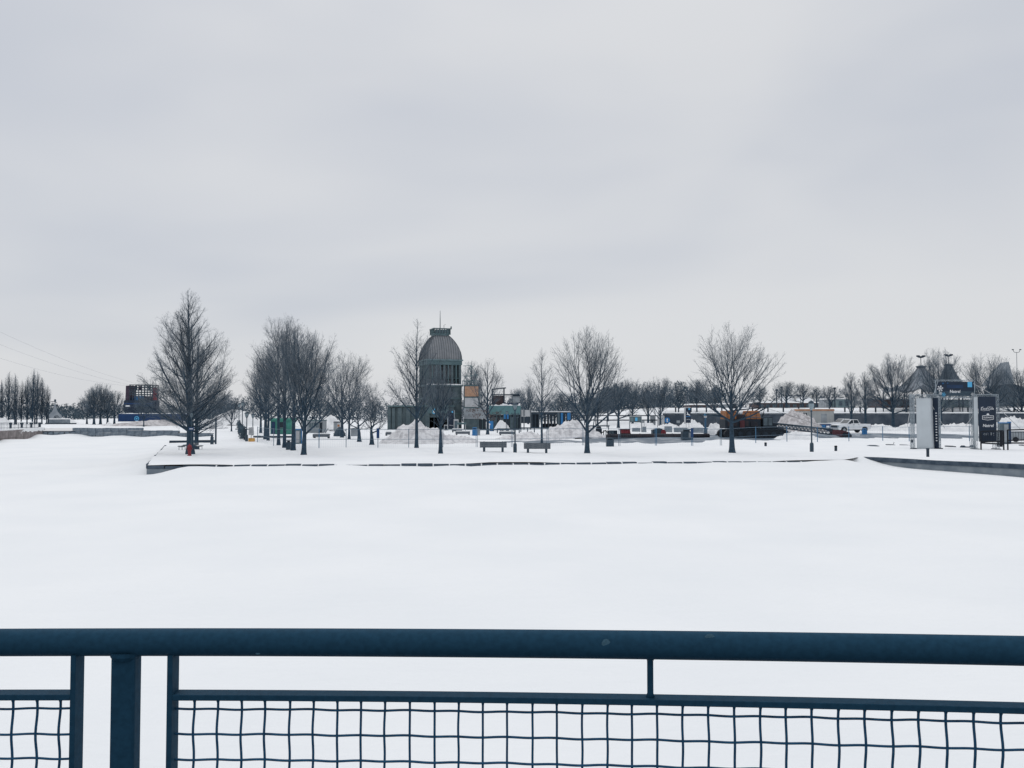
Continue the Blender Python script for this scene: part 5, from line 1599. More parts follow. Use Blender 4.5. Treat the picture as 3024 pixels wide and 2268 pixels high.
t = obj('drill_unit', 'dark upright drilling unit with hoses at the left end of the steel pipe', 'machine', 1768, D)
MB().box(-.32, .32, -.3, .3, .25, .95).build('body', 'machine', t)
MB().lathe([(.30, .955), (.26, 1.15), (.12, 1.24)], 10).build('motor', 'machine', t)
for x in (-.28, .28): MB().box(x - .06, x + .06, -.4, .4, -.05, .248).build('skid', 'rust', t)
MB().tube([(.33, 0, .5), (.7, 0, .75), (1.2, 0, .35), (1.9, .1, .12)], .06, 6).build('hose', 'rubber', t)
for x in (.55, .8): MB().tube([(x, .1, -.05), (x, .1, .8)], .05, 5).build('stake', 'machine', t)
t = obj('generator', 'dark boxy generator with two pale side panels left of the red hopper', 'generator', 1808, D)
MB().box(-.52, .52, -.35, .35, .15, .75).build('housing', 'machine', t, bevel=.03)
for x in (-.3, -.02): MB().box(x - .1, x + .12, -.365, -.352, .22, .68).build('side_panel', 'window', t)
MB().box(-.5, .5, -.3, .3, .753, .82, taper=(.9, .8)).build('snow', 'snow', t)
for x in (-.4, .4): MB().tube([(x, -.3, .12), (x, .3, .12)], .13, 10).build('wheel', 'rubber', t)
t = obj('red_hopper', 'rusty red tapered hopper standing behind the steel pipe', 'hopper', 1847, D)
s = S(D)
MB().prism([(-17 * s, 24 * s), (11 * s, 24 * s), (13 * s, 13 * s), (-14 * s, 13 * s)], -.6, .6).build('bin', 'red', t)
MB().prism([(-14 * s, 12.9 * s), (13 * s, 12.9 * s), (18 * s, 8 * s), (32 * s, 7 * s), (32 * s, -.05), (-12 * s, -.05)], -.55, .55).build('lower_body', 'dark_red', t)
MB().box(-17.5 * s, 11.5 * s, -.65, -.605, 23 * s, 25 * s).build('rim', 'dark_red', t)
D = 100
t = obj('slate_box', 'dark slate coloured box with a sloping top behind the steel pipe', 'equipment box', 1939, D)
s = S(D)
MB().prism([(-14 * s, -.1), (14 * s, -.1), (14 * s, 22 * s), (6 * s, 25 * s), (-14 * s, 19 * s)], -.6, .6).build('body', 'lamp_metal', t)
MB().prism([(-14.6 * s, 19.2 * s), (6 * s, 25.3 * s), (14.6 * s, 22.2 * s), (14.6 * s, 23 * s), (6 * s, 26.2 * s), (-14.6 * s, 20 * s)], -.65, .65).build('lid', 'dark_metal', t)
MB().box(-.02, .02, -.62, -.602, .05, 17 * s).build('seam', 'dark_metal', t)
t = obj('red_drum', 'reddish cable drum right of the slate box', 'cable drum', 1959, 99.4)
mb = MB(); v = [(.30 * math.cos(k * math.pi / 8), .42 + .42 * math.sin(k * math.pi / 8)) for k in range(16)]
mb.prism(v, -.05, 0); mb.prism(v, .5, .55); mb.build('flange', 'red', t)
MB().prism([(x * .6, .42 + (z - .42) * .6) for x, z in v], .003, .497).build('cable', 'rust', t)

# crawler crane
D = 96.0
s = S(D)
CR = obj('crawler_crane', 'orange and black crawler crane with its lattice boom lowered to the right', 'crane', 2220, D)
e = lambda px: (px - 2220) * s; ez = lambda py: Z(py, D) - CR.location.z
for yy in (-1.7, 1.3):
    out = []
    L, Hh = 3.25, .44
    for k in range(9):
        th = math.pi / 2 + math.pi * k / 8
        out.append((-L + .44 * math.cos(th) + .2, Hh + Hh * math.sin(th)))
    for k in range(9):
        th = -math.pi / 2 + math.pi * k / 8
        out.append((L + .44 * math.cos(th) - .2, Hh + Hh * math.sin(th)))
    tk = MB().prism(out, yy - .35, yy + .35).build('track', 'rubber', CR)
    for k in range(7):
        MB().tube([(-2.7 + k * .9, yy - .42, .42), (-2.7 + k * .9, yy - .352, .42)], .27, 12).build('track_wheel', 'machine', tk)
    for k in range(24):
        MB().box(-3.1 + k * .27 - .09, -3.1 + k * .27 + .09, yy - .38, yy + .38, .881, .94).build('track_shoe', 'machine', tk)
MB().box(-2.4, 2.4, -1.3, .95, .45, 1.0).build('undercarriage', 'machine', CR)
MB().box(e(2133), e(2236), -1.35, 1.35, 1.02, ez(1238)).build('engine_house', 'machine', CR, bevel=.05)
MB().box(e(2135), e(2166), -1.3, 1.3, ez(1237.9), ez(1213)).build('counterweight', 'orange', CR, bevel=.06)
MB().box(e(2196), e(2240), -1.1, 1.1, ez(1237.9), ez(1213), taper=(.78, .9)).build('engine_cover', 'orange', CR, bevel=.08)
MB().box(e(2169), e(2194), -1.0, 1.0, ez(1237.9), ez(1224)).build('winch_box', 'rust', CR)
for k in range(5):
    MB().box(e(2140) + k * .62, e(2140) + k * .62 + .42, -1.37, -1.352, 1.3, ez(1242)).build('vent_panel', 'rust', CR)
cab = MB().box(e(2242), e(2272), -1.35, -.1, 1.02, ez(1231), taper=(.92, .95)).build('cab', 'machine', CR, bevel=.04)
MB().box(e(2244), e(2256), -1.372, -1.338, ez(1256), ez(1234)).build('side_window', 'window', cab)
MB().box(e(2258), e(2269), -1.372, -1.338, ez(1256), ez(1234)).build('side_window', 'window', cab)
for k, (px0, px1, y0_, y1_, z0_, z1_, m_) in enumerate(((2150, 2160, -1.5, -1.36, 1.3, 2.2, 'rust'), (2175, 2188, -1.55, -1.36, 1.1, 1.9, 'dark_red'), (2206, 2226, -1.48, -1.36, 1.25, 1.75, 'rust'), (2274, 2286, -1.0, .6, 1.0, 1.6, 'machine'), (2160, 2172, -.6, .4, 3.2, 3.75, 'machine'), (2228, 2238, -.9, .2, 3.55, 3.9, 'machine'))):
    MB().box(e(px0), e(px1), y0_, y1_, z0_, z1_).build('access_panel' if k < 3 else 'fitting', m_, CR, bevel=.02)
for k in range(7):
    MB().tube([(e(2140) + k * .62, -1.42, ez(1238)), (e(2140) + k * .62, -1.42, ez(1238) + .75)], .025, 5).build('handrail_post', 'machine', CR)
MB().tube([(e(2140), -1.42, ez(1238) + .75), (e(2140) + 3.72, -1.42, ez(1238) + .75)], .025, 5).build('handrail', 'machine', CR)
# gantry
mb = MB()
mb.tube([(e(2150), 0, ez(1214)), (e(2254), -.6, ez(1203)), (e(2252), .2, ez(1238))], .07, 5)
mb.tube([(e(2205), .7, ez(1230)), (e(2254), .6, ez(1203))], .07, 5)
mb.build('gantry', 'machine', CR)
# boom
bm_ = MB()
P0 = [(e(2274), sy * .55, z) for z in (1.25, ez(1249)) for sy in (-1, 1)]
P1 = [(e(2455), sy * .38, z) for z in (ez(1283.5), ez(1268)) for sy in (-1, 1)]
for a_, b_ in zip(P0, P1): bm_.tube([a_, b_], .085 if a_[2] > 1.3 else .06, 6)
boom = bm_.build('boom', 'lamp_metal', CR)
nb = 17
for k in range(nb):
    t0, t1 = k / nb, (k + 1) / nb
    L_ = lambda i, u: tuple(P0[i][q] * (1 - u) + P1[i][q] * u for q in range(3))
    m_ = MB()
    for lo, hi in ((0, 2), (1, 3)):
        m_.tube([L_(lo, t0), L_(hi, (t0 + t1) / 2)], .035, 4); m_.tube([L_(hi, (t0 + t1) / 2), L_(lo, t1)], .035, 4)
    m_.tube([L_(2, t0), L_(3, t1)], .03, 4); m_.tube([L_(0, t0), L_(1, t1)], .03, 4)
    m_.build('lattice_brace', 'lamp_metal', boom)
mb = MB().prism([(e(2453), ez(1268)), (e(2480), ez(1270)), (e(2504), ez(1276)), (e(2510), ez(1292)), (e(2497), ez(1294)), (e(2470), ez(1286)), (e(2453), ez(1284))], -.42, .42)
bt = mb.build('boom_tip', 'dark_red', boom)
for px, py, r_ in ((2490, 1284, .3), (2502, 1287, .28)):
    MB().tube([(e(px), -.5, ez(py)), (e(px), .5, ez(py))], r_, 12).build('sheave', 'rubber', CR)
MB().tube([(e(2254), -.4, ez(1203)), (e(2454), -.2, ez(1267))], .018, 4).build('pendant_cable', 'machine', CR)
t = obj('auger_pile', 'dark heap of drilling tools at the foot of the boom', 'tool heap', 2292, 95)
for k in range(5):
    MB().tube([(-.9 + k * .12, -.5 + .2 * k, .15 + .14 * (k % 2)), (1.1 - k * .1, -.4 + .2 * k, .18 + .2 * (k % 3))], .17, 8).build('auger', 'machine', t)
MB().lathe([(.4, -.05), (.42, .7), (.3, .9), (.1, .95)], 10, (.35, -.2, .3)).build('bucket', 'machine', t)
t = obj('grey_tarp', 'small grey tarpaulin heap under the lattice boom', 'tarpaulin', 2335, 93)
MB().lathe([(.55, -.05), (.5, .3), (.32, .62), (.1, .72)], 9).build('cover', 'grey_panel', t)
MB().tube([(-.56, 0, .15), (0, -.1, .73), (.56, 0, .15)], .02, 4).build('rope', 'dark_metal', t)

# trailer, blue box
D = 140
TRL = obj('site_trailer', 'beige site trailer with a brown roof edge behind the sandy heap', 'trailer', 2412, D)
s = S(D); e = lambda px: (px - 2412) * s; ez = lambda py: Z(py, D) - TRL.location.z
MB().box(e(2361), e(2463), 0, 2.5, .25, ez(1213.5)).build('wall', 'trailer', TRL)
MB().box(e(2360), e(2464), -.06, 2.6, ez(1213.4), ez(1208.5)).build('roof_edge', 'edge_trim', TRL)
MB().box(e(2361), e(2463), 0, 2.55, ez(1208.5) + .003, ez(1207)).build('roof_snow', 'snow', TRL)
w_ = MB().box(e(2370), e(2383), -.05, -.003, ez(1227), ez(1219.5)).build('window', 'glass_dark', TRL)
MB().box(e(2376), e(2377), -.07, -.051, ez(1227), ez(1219.5)).build('mullion', 'pale_panel', w_)
MB().box(e(2424), e(2442), -.03, -.002, .3, ez(1222)).build('door', 'grey_panel', TRL)
for k in range(9): MB().box(e(2363 + k * 12.3), e(2363 + k * 12.3) + .03, -.012, -.0015, .25, ez(1213.6)).build('seam', 'grey_panel', TRL)
for x in (-1.6, 1.3): MB().tube([(x, .2, .22), (x, .5, .22)], .28, 12).build('wheel', 'rubber', TRL)
t = obj('portable_toilet', 'bright blue portable cabin with a white notice beside the pickup', 'portable toilet', 2438, 133)
s = S(133)
MB().box(-17 * s, 16 * s, 0, 1.3, -.05, 22 * s).build('wall', 'blue', t, bevel=.03)
MB().box(-17.5 * s, 16.5 * s, -.05, 1.35, 22 * s + .002, 25 * s, taper=(.8, .7)).build('roof', 'pale_panel', t)
MB().box(-1, -.98, -.02, -.001, 0, 21 * s).build('seam', 'navy', t) if False else None
MB().box(2 * s, 11 * s, -.02, -.002, 9 * s, 17 * s).build('notice', 'white_print', t)
MB().box(-14 * s, -1 * s, -.02, -.002, .05, 19 * s).build('door', 'mid_blue', t)

# pickup
def pickup(name, label, px, d, rz, k=1.0):
    t = obj(name, label, 'pickup truck', px, d, rz)
    hw = .95
    prof_ = [(-2.62, .42), (-2.66, .75), (-2.62, 1.12), (-2.45, 1.20), (-1.25, 1.28), (.82, 1.30), (2.60, 1.26), (2.62, .60), (2.45, .52)]
    lower = []
    for cx in (1.62, -1.72):
        pass
    arch = lambda cx: [(cx + .50 * math.cos(a), .42 + .50 * math.sin(a)) for a in [R(4 + 172 * i / 8) for i in range(9)]]
    out = prof_[:]
    out += arch(1.62) + arch(-1.72)
    MB().prism(out, -hw, hw).build('body', 'car_white', t, bevel=.03)
    # cabin, narrowing towards the roof
    lo = [(-1.28, 1.285), (.84, 1.305)]; hi = [(-.48, 1.90), (.60, 1.90)]
    v = []
    for yy, zz in ((-hw + .03, 0), (hw - .03, 0)):
        v += [(lo[0][0], yy, lo[0][1]), (lo[1][0], yy, lo[1][1])]
    for yy in (-hw + .18, hw - .18):
        v += [(hi[0][0], yy, hi[0][1]), (hi[1][0], yy, hi[1][1])]
    MB().add(v, [(0, 1, 5, 4), (2, 6, 7, 3), (0, 4, 6, 2), (1, 3, 7, 5), (4, 5, 7, 6), (0, 2, 3, 1)]).build('cabin', 'car_white', t, bevel=.03)
    def side_pt(x, u, off):  # a point on the sloping cabin side
        return (x, -(hw - .03 - .15 * u) - off, 1.30 + .60 * u)
    for x00, x01, x10, x11 in ((-1.02, -.22, -.42, -.22), (-.12, .70, -.12, .52)):
        q = [side_pt(x00, .10, .014), side_pt(x01, .10, .014), side_pt(x11, .88, .014), side_pt(x10, .88, .014)]
        MB().add(q + [(p[0], p[1] + .03, p[2]) for p in q], [(0, 1, 2, 3), (7, 6, 5, 4), (0, 4, 5, 1), (1, 5, 6, 2), (2, 6, 7, 3), (3, 7, 4, 0)]).build('side_window', 'glass_dark', t)
    q = [(-1.20, -.82, 1.335), (-1.20, .82, 1.335), (-.55, .70, 1.84), (-.55, -.70, 1.84)]
    MB().add([(p[0] - .018, p[1], p[2] + .012) for p in q] + q, [(0, 3, 2, 1), (0, 1, 5, 4), (1, 2, 6, 5), (2, 3, 7, 6), (3, 0, 4, 7)]).build('windscreen', 'glass_dark', t)
    for cx in (-1.72, 1.62):
        for sy in (-1, 1):
            wv = MB().tube([(cx, sy * (hw - .26), .42), (cx, sy * (hw + .01), .42)], .42, 18).build('wheel', 'rubber', t)
            MB().tube([(cx, sy * (hw + .011), .42), (cx, sy * (hw + .03), .42)], .22, 12).build('rim', 'grey_panel', wv)
    MB().box(-2.70, -2.665, -.75, .75, .72, 1.06).build('grille', 'machine', t)
    MB().box(-2.78, -2.64, -.96, .96, .40, .62).build('bumper', 'grey_panel', t, bevel=.03)
    for sy in (-1, 1):
        MB().box(-2.69, -2.55, sy * .86 - .10, sy * .86 + .10, .82, 1.06).build('headlight', 'lamp_glass', t)
        MB().box(2.61, 2.65, sy * .88 - .07, sy * .88 + .07, .8, 1.15).build('tail_light', 'red', t)
    MB().box(-.92, -.78, -hw - .22, -hw - .02, 1.28, 1.48).build('mirror', 'machine', t)
    for x in (-.16, .62): MB().box(x - .12, x + .06, -hw - .02, -hw - .002, 1.12, 1.17).build('handle', 'machine', t)
    for x in (-1.14, -.17, .80): MB().box(x - .01, x + .01, -hw - .006, -hw - .001, .62, 1.26).build('door_seam', 'grey_panel', t)
    MB().box(-1.2, 1.1, -hw - .05, -hw + .05, .36, .44).build('step', 'machine', t)
    t.scale = (k, k, k)
    return t
pickup('pickup_truck', 'white crew cab pickup truck facing left beside the blue cabin', 2512, 124, R(14), 1.0)
pickup('white_van', 'white pickup mostly hidden behind the front one', 2490, 137, R(16), .95)

# ------------------------------------------------------------------ sponsor gate at right
D = 63.2
s = S(D)
ez = lambda py: Z(py, D)
def truss(mb, p, q, w_, n, r_=.015, rb=.006):
    p, q = Vector(p), Vector(q); t = (q - p).normalized()
    a_ = t.cross(Vector((0, 1, 0)))
    if a_.length < .1: a_ = Vector((1, 0, 0))
    a_.normalize(); b_ = t.cross(a_).normalized()
    cs = [(a_ * i + b_ * j) * w_ / 2 for i, j in ((-1, -1), (1, -1), (1, 1), (-1, 1))]
    for c in cs: mb.tube([p + c, q + c], r_, 5)
    for k in range(n):
        u0, u1 = k / n, (k + 1) / n
        for i in range(4):
            c0, c1 = cs[i], cs[(i + 1) % 4]
            if k % 2: c0, c1 = c1, c0
            mb.tube([p.lerp(q, u0) + c0, p.lerp(q, u1) + c1], rb, 4)
LT = obj('banner_tower', 'truss tower wrapped in a blank white banner on the left of the gate', 'banner tower', 2735, D)
e = lambda px: (px - 2735) * s
zt = ez(1169) - LT.location.z
for px, y0 in ((2697, .1), (2703, .55), (2752, .5), (2774, .15)):
    mb = MB(); truss(mb, (e(px), y0, -.1), (e(px), y0, zt + .08), .20, 14)
    mb.build('truss_leg', 'alu', LT)
for y0 in (.1, .5):
    mb = MB(); truss(mb, (e(2697), y0, zt), (e(2776), y0, zt), .18, 7); mb.build('truss_beam', 'alu', LT)
# banner cloth: hangs between the legs and flares at the foot
v, f = [], []
NX, NZ = 14, 12
for j in range(NZ + 1):
    u = j / NZ
    for i in range(NX + 1):
        a_ = i / NX
        px = 2705 + 57 * a_ + (1 - u) ** 4 * (6 * a_)
        yy = -.05 + .05 * math.sin(a_ * 9) + (.35 * sm(.72, 1.0, a_)) - (1 - u) ** 3 * .10 * math.sin(a_ * 3.1)
        v.append((e(px), yy, -.05 + (zt - .12) * u + .0))
for j in range(NZ):
    for i in range(NX):
        f.append((j * (NX + 1) + i, j * (NX + 1) + i + 1, (j + 1) * (NX + 1) + i + 1, (j + 1) * (NX + 1) + i))
o = MB().add(v, f).build('white_banner', 'banner_white', LT, smooth=True)
o.modifiers.new('thickness', 'SOLIDIFY').thickness = .012
MB().add([(e(2762), .30, 0), (e(2770.5), -.02, 0), (e(2770.5), -.02, zt - .15), (e(2760.5), .30, zt - .15), (e(2762) + .02, .33, 0), (e(2770.5) + .02, .01, 0), (e(2770.5) + .02, .01, zt - .15), (e(2760.5) + .02, .33, zt - .15)],
         [(0, 1, 2, 3), (7, 6, 5, 4), (0, 4, 5, 1), (1, 5, 6, 2), (2, 6, 7, 3), (3, 7, 4, 0)]).build('navy_side_banner', 'navy_print', LT)
for k in range(11):
    z0 = .55 + k * .2
    mb = MB().box(-.055, .055, -.01, 0, z0, z0 + .07)
    mb.build('side_print', 'white_print', LT, (e(2766.8), .105, 0), math.atan2(-.32, e(2770.5) - e(2761)))
for p, q in (((2690, 1218, .2), (2668, 1260, -.6)), ((2758, 1200, .2), (2797, 1264, .4))):
    a_, b_ = p, q
    MB().tube([(e(a_[0]), a_[2], ez(a_[1]) - LT.location.z), (e(b_[0]), b_[2], -.1 if b_[1] < 0 else ez(b_[1]) - LT.location.z - .02)], .022, 5).build('guy_strap', 'pale_panel', LT)
for px in (2700, 2775): MB().box(e(px) - .18, e(px) + .18, -.05, .35, -.1, .05).build('foot_plate', 'dark_metal', LT)
MB().box(e(2690), e(2694), -.1, .1, .45, .65).build('junction_box', 'dark_metal', LT)

HD = obj('header_sign', 'navy header sign with white lettering, snowflakes and light blue square across the gate', 'sign', 2821, D + .3)
e = lambda px: (px - 2821) * s; hz = lambda py: ez(py) - HD.location.z
MB().box(e(2765), e(2878), 0, .04, hz(1169), hz(1127)).build('panel', 'navy_print', HD)
MB().box(e(2765), e(2878), -.012, -.001, hz(1169), hz(1155)).build('lower_band', 'lamp_metal', HD)
for py in (1125, 1171):
    mb = MB(); truss(mb, (e(2762), .12, hz(py)), (e(2880), .12, hz(py)), .15, 12, .02, .01); mb.build('truss_beam', 'alu', HD)
for px, py in ((2764, 1148), (2879, 1148)):
    MB().tube([(e(px), -.03, hz(1125)), (e(px), -.03, hz(1171))], .03, 6).build('end_bar', 'alu', HD)
MB().tube([(e(2770), -.05, hz(1126)), (e(2756), -.05, hz(1168))], .028, 5).build('brace', 'alu', HD)
MB().box(e(2859), e(2872), -.014, -.002, hz(1143), hz(1127)).build('logo_square', 'sky_blue', HD)
text('Natrel', HD, 'white_print', (e(2821), -.018, hz(1156)), 31 * s, .3, .10, bold=.012)
MB().box(e(2797), e(2846), -.010, -.001, hz(1146), hz(1136)).build('faint_print', 'navy', HD)
rr = random.Random(3)
def flake(mb, cx, cz_, r_, y=-.02):
    for k in range(6):
        th = math.pi * k / 3 + .2
        c_, s_ = math.cos(th), math.sin(th)
        mb.tube([(cx, y, cz_), (cx + r_ * c_, y, cz_ + r_ * s_)], r_ * .09, 4)
        for q in (.5, .75):
            for sg in (-1, 1):
                b_ = th + sg * .9
                mb.tube([(cx + q * r_ * c_, y, cz_ + q * r_ * s_), (cx + q * r_ * c_ + .3 * r_ * math.cos(b_), y, cz_ + q * r_ * s_ + .3 * r_ * math.sin(b_))], r_ * .06, 4)
for px, py, r_, m in ((2777, 1147, .22, 'white_print'), (2778, 1161, .12, 'white_print'), (2787, 1165, .16, 'sky_blue'), (2873, 1164, .12, 'white_print'), (2786, 1132, .07, 'mid_blue'), (2800, 1131, .05, 'mid_blue')):
    mb = MB(); flake(mb, e(px), hz(py), r_); mb.build('snowflake', m, HD)
for px in (2776, 2877):
    mb = MB(); truss(mb, (e(px), .35, -.1), (e(px), .35, hz(1172)), .22, 13); mb.build('truss_leg', 'alu', HD)

RT = obj('banner_tower', 'truss tower with a black sponsor banner on the right of the gate', 'banner tower', 2915, D - .1)
e = lambda px: (px - 2915) * s; rz_ = lambda py: ez(py) - RT.location.z
MB().box(e(2889), e(2940), -.06, -.03, rz_(1304), rz_(1171)).build('black_banner', 'navy_print', RT)
for px, y0 in ((2883, .15), (2886, .6), (2946, .1), (2949, .6)):
    mb = MB(); truss(mb, (e(px), y0, -.1), (e(px), y0, rz_(1165)), .20, 14); mb.build('truss_leg', 'alu', RT)
for y0 in (.1, .6):
    mb = MB(); truss(mb, (e(2882), y0, rz_(1168)), (e(2950), y0, rz_(1168)), .16, 7); mb.build('truss_beam', 'alu', RT)
MB().box(e(2877), e(2889) - .02, .0, .03, rz_(1302), rz_(1173)).build('pale_side_banner', 'banner_white', RT)
text('Coca-Cola', RT, 'white_print', (e(2914), -.064, rz_(1207)), 37 * s, .28, .28, bold=.008)
mb = MB()     # the long tails of the script lettering
mb.tube([(e(2895), -.066, rz_(1211)), (e(2902), -.066, rz_(1213.5)), (e(2912), -.066, rz_(1212)), (e(2922), -.066, rz_(1212.8))], .012, 4)
mb.tube([(e(2896), -.066, rz_(1210)), (e(2897), -.066, rz_(1203)), (e(2903), -.066, rz_(1201.5))], .014, 4)
mb.tube([(e(2913), -.066, rz_(1208)), (e(2915), -.066, rz_(1202)), (e(2921), -.066, rz_(1201.3)), (e(2931), -.066, rz_(1203))], .012, 4)
mb.build('script_tail', 'white_print', RT)
# crest with a maple leaf
out = [(2899, 1227.5), (2914.5, 1226), (2933, 1227.5), (2933, 1238.5), (2930, 1239), (2914.5, 1241), (2902, 1239), (2899, 1238.5)]
MB().prism([(e(a_), rz_(b_)) for a_, b_ in out], -.068, -.062).build('crest', 'white_print', RT)
out = [(2900.2, 1228.7), (2914.5, 1227.2), (2931.8, 1228.7), (2931.8, 1237.6), (2914.5, 1239.8), (2900.2, 1237.6)]
MB().prism([(e(a_), rz_(b_)) for a_, b_ in out], -.072, -.069).build('crest_field', 'navy_print', RT)
text('SLEEMAN', RT, 'white_print', (e(2916), -.078, rz_(1233.2)), 27 * s, .16, 0, bold=.006)
leaf = [(0, 1), (.18, .62), (.42, .74), (.36, .38), (.72, .45), (.66, .28), (.95, .12), (.45, -.12), (.5, -.3), (.08, -.22), (.06, -.6), (-.06, -.6), (-.08, -.22), (-.5, -.3), (-.45, -.12), (-.95, .12), (-.66, .28), (-.72, .45), (-.36, .38), (-.42, .74), (-.18, .62)]
MB().prism([(e(2916) + .13 * a_, rz_(1224.3) + .11 * b_) for a_, b_ in leaf], -.070, -.062).build('maple_leaf', 'white_print', RT)
text('Natrel', RT, 'white_print', (e(2916), -.064, rz_(1257)), 32 * s, .3, .14, bold=.012)
text('esi:', RT, 'grey_panel', (e(2909), -.064, rz_(1281)), 15 * s, .22, .1)
mb = MB(); mb.box(e(2923), e(2926), -.066, -.061, rz_(1285), rz_(1277)); mb.box(e(2930), e(2933), -.066, -.061, rz_(1282), rz_(1278)); mb.box(e(2931), e(2933), -.066, -.061, rz_(1287), rz_(1285))
mb.build('small_mark', 'grey_panel', RT)
for (a_, b_, y0), (c_, d_, y1) in (((2892, 1205, .1), (2862, 1258, .5)), ((2960, 1213, .1), (3006, 1270, -.4)), ((2884, 1132, .4), (2939, 1165, .3))):
    MB().tube([(e(a_), y0, rz_(b_)), (e(c_), y1, rz_(d_))], .022, 5).build('guy_strap', 'pale_panel', RT)
for px in (2885, 2947): MB().box(e(px) - .18, e(px) + .18, .0, .7, -.1, .05).build('foot_plate', 'dark_metal', RT)
# black crowd railing
D2 = 63.0
BR = thing('crowd_railing', 'black tube railing in front of the black sponsor banner at the right edge', 'railing', (X(2950, D2), D2 - .75, 0))
e = lambda px: (px - 2950) * S(D2 - .75); bz = lambda py: Z(py, D2 - .75)
for px0, px1, ya, yb in ((2878, 2945, 1274, 1272), (2957, 3070, 1270, 1266)):
    sh = lambda py: bz(py)
    for dz in (0, -31):
        MB().tube([(e(px0), 0, bz(ya - dz)), (e(px1), 0, bz(yb - dz))], .045, 6).build('rail', 'rubber', BR)
    MB().tube([(e(px0), 0, bz(1308)), (e(px1), 0, bz(1309 if px0 > 2900 else 1312))], .05, 6).build('rail', 'rubber', BR)
    for px in (px0, px1):
        MB().tube([(e(px), 0, -.1), (e(px), 0, bz(ya) + .02)], .05, 6).build('post', 'rubber', BR)
    for k in range(1, 14):
        px = px0 + (px1 - px0) * k / 14
        MB().tube([(e(px), 0, bz(1304)), (e(px), 0, bz(1274))], .011, 4).build('bar', 'rubber', BR)
for i, (p0, p1, ht, lab, m) in enumerate(((2962, 2979, 1250, 'pale blue portable cabin left of the blue door at the right edge', 'sky_blue'), (2979, 2985, 1248, 'dark blue upright panel beside the pale blue cabin', 'blue'))):
    t = obj('portable_cabin', lab, 'cabin', (p0 + p1) / 2, 74)
    w_ = (p1 - p0) * S(74) / 2; h_ = Z(ht, 74) - t.location.z
    MB().box(-w_, w_, 0, .8 - .6 * i, -.05, h_).build('wall', 'window' if i == 0 else m, t)
    MB().box(-w_ - .02, w_ + .02, -.03, .83 - .6 * i, h_ + .002, h_ + .08).build('roof', 'mid_blue', t)
    MB().box(-w_ * .7, w_ * .7, -.02, -.002, .15, h_ - .1).build('door', 'grey_panel' if i == 0 else 'navy', t)
t = obj('grey_trailer', 'low grey trailer behind the black railing at the right edge', 'trailer', 3010, 80)
MB().box(-.75, 1.2, 0, 1.2, .12, .85).build('body', 'grey_panel', t)
MB().box(-.8, 1.25, -.04, 1.24, .853, .93).build('rim', 'bench', t)
for x in (-.4, .8): MB().tube([(x, -.1, .2), (x, -.01, .2)], .24, 12).build('wheel', 'rubber', t)
# rocks and boards poking out of the snow near the gate
for i, (px, py, w_, lab, kind) in enumerate(((2576, 1319, 1.05, 'flat bare slab poking out of the snow left of the gate', 0), (2628, 1315, .7, 'thin branch like board on the snow left of the gate', 1), (2671, 1315, .8, 'dark board on the snow at the foot of the white banner tower', 1),
                                             (2805, 1323, .75, 'dark board lying between the two banner towers', 1), (2856, 1321, 1.2, 'jagged dark rocks before the black banner tower', 0), (3018, 1316, .5, 'dark plank on the snow under the black railing', 1))):
    t = obj('slab' if not kind else 'plank', lab, 'rock' if not kind else 'plank', px, g(px, py).y)
    rr = random.Random(60 + i)
    if kind:
        MB().box(-w_ / 2, w_ / 2, -.12, .12, .0, .07, rot=Matrix.Rotation(.04, 3, 'Y')).build('board', 'dark_metal', t)
        MB().box(-w_ / 2, w_ / 4, -.05, .14, .075, .11, rot=Matrix.Rotation(.04, 3, 'Y')).build('snow', 'snow', t)
        if i == 1: MB().tube([(.2, 0, .05), (.32, 0, .22), (.26, 0, .26)], .02, 5).build('prong', 'bark', t)
    else:
        for q in range(3 if i else 1):
            ww = w_ if not i else w_ * rr.uniform(.3, .5)
            MB().lathe([(ww * .5, -.1), (ww * .46, .03 + .06 * (i > 0)), (ww * .25, .09 + .14 * (i > 0) * rr.random())], 7, ((q - 1) * w_ * .32 if i else 0, rr.uniform(-.1, .1), 0)).build('stone', 'coping', t)

# ------------------------------------------------------------------ far left quay
t = thing('quay_railing', 'thin dark picket railing on the brown quay at the far left', 'railing')
a_, b_ = Vector((X(-60, 112) - .5, 112, 0)), Vector((X(114, 121.5), 121.5, 0))
for zz in (.75, 1.42):
    MB().tube([(a_.x, a_.y, zz), (b_.x, b_.y, zz)], .025, 5).build('rail', 'lamp_metal', t)
for k in range(46):
    p = a_.lerp(b_, k / 45)
    MB().tube([(p.x, p.y, .5), (p.x, p.y, 1.42)], .022 if k % 6 else .04, 5).build('picket' if k % 6 else 'post', 'lamp_metal', t)
for px, lab in ((32, 'first dark stub bollard on the far left quay'), (65, 'second dark stub bollard on the far left quay, under the hanging lamp'), (93, 'third dark stub bollard on the far left quay'), (118, 'last dark stub bollard at the end of the far left quay')):
    t = obj('bollard', lab, 'bollard', px, 123, z=.62, group='stub bollards on the far left quay')
    MB().lathe([(.16, -.2), (.15, .5), (.22, .55), (.22, .72), (.1, .8)], 10).build('post', 'dark_metal', t)
    MB().lathe([(.20, .803), (.17, .88), (.05, .93)], 10).build('snow', 'snow', t)
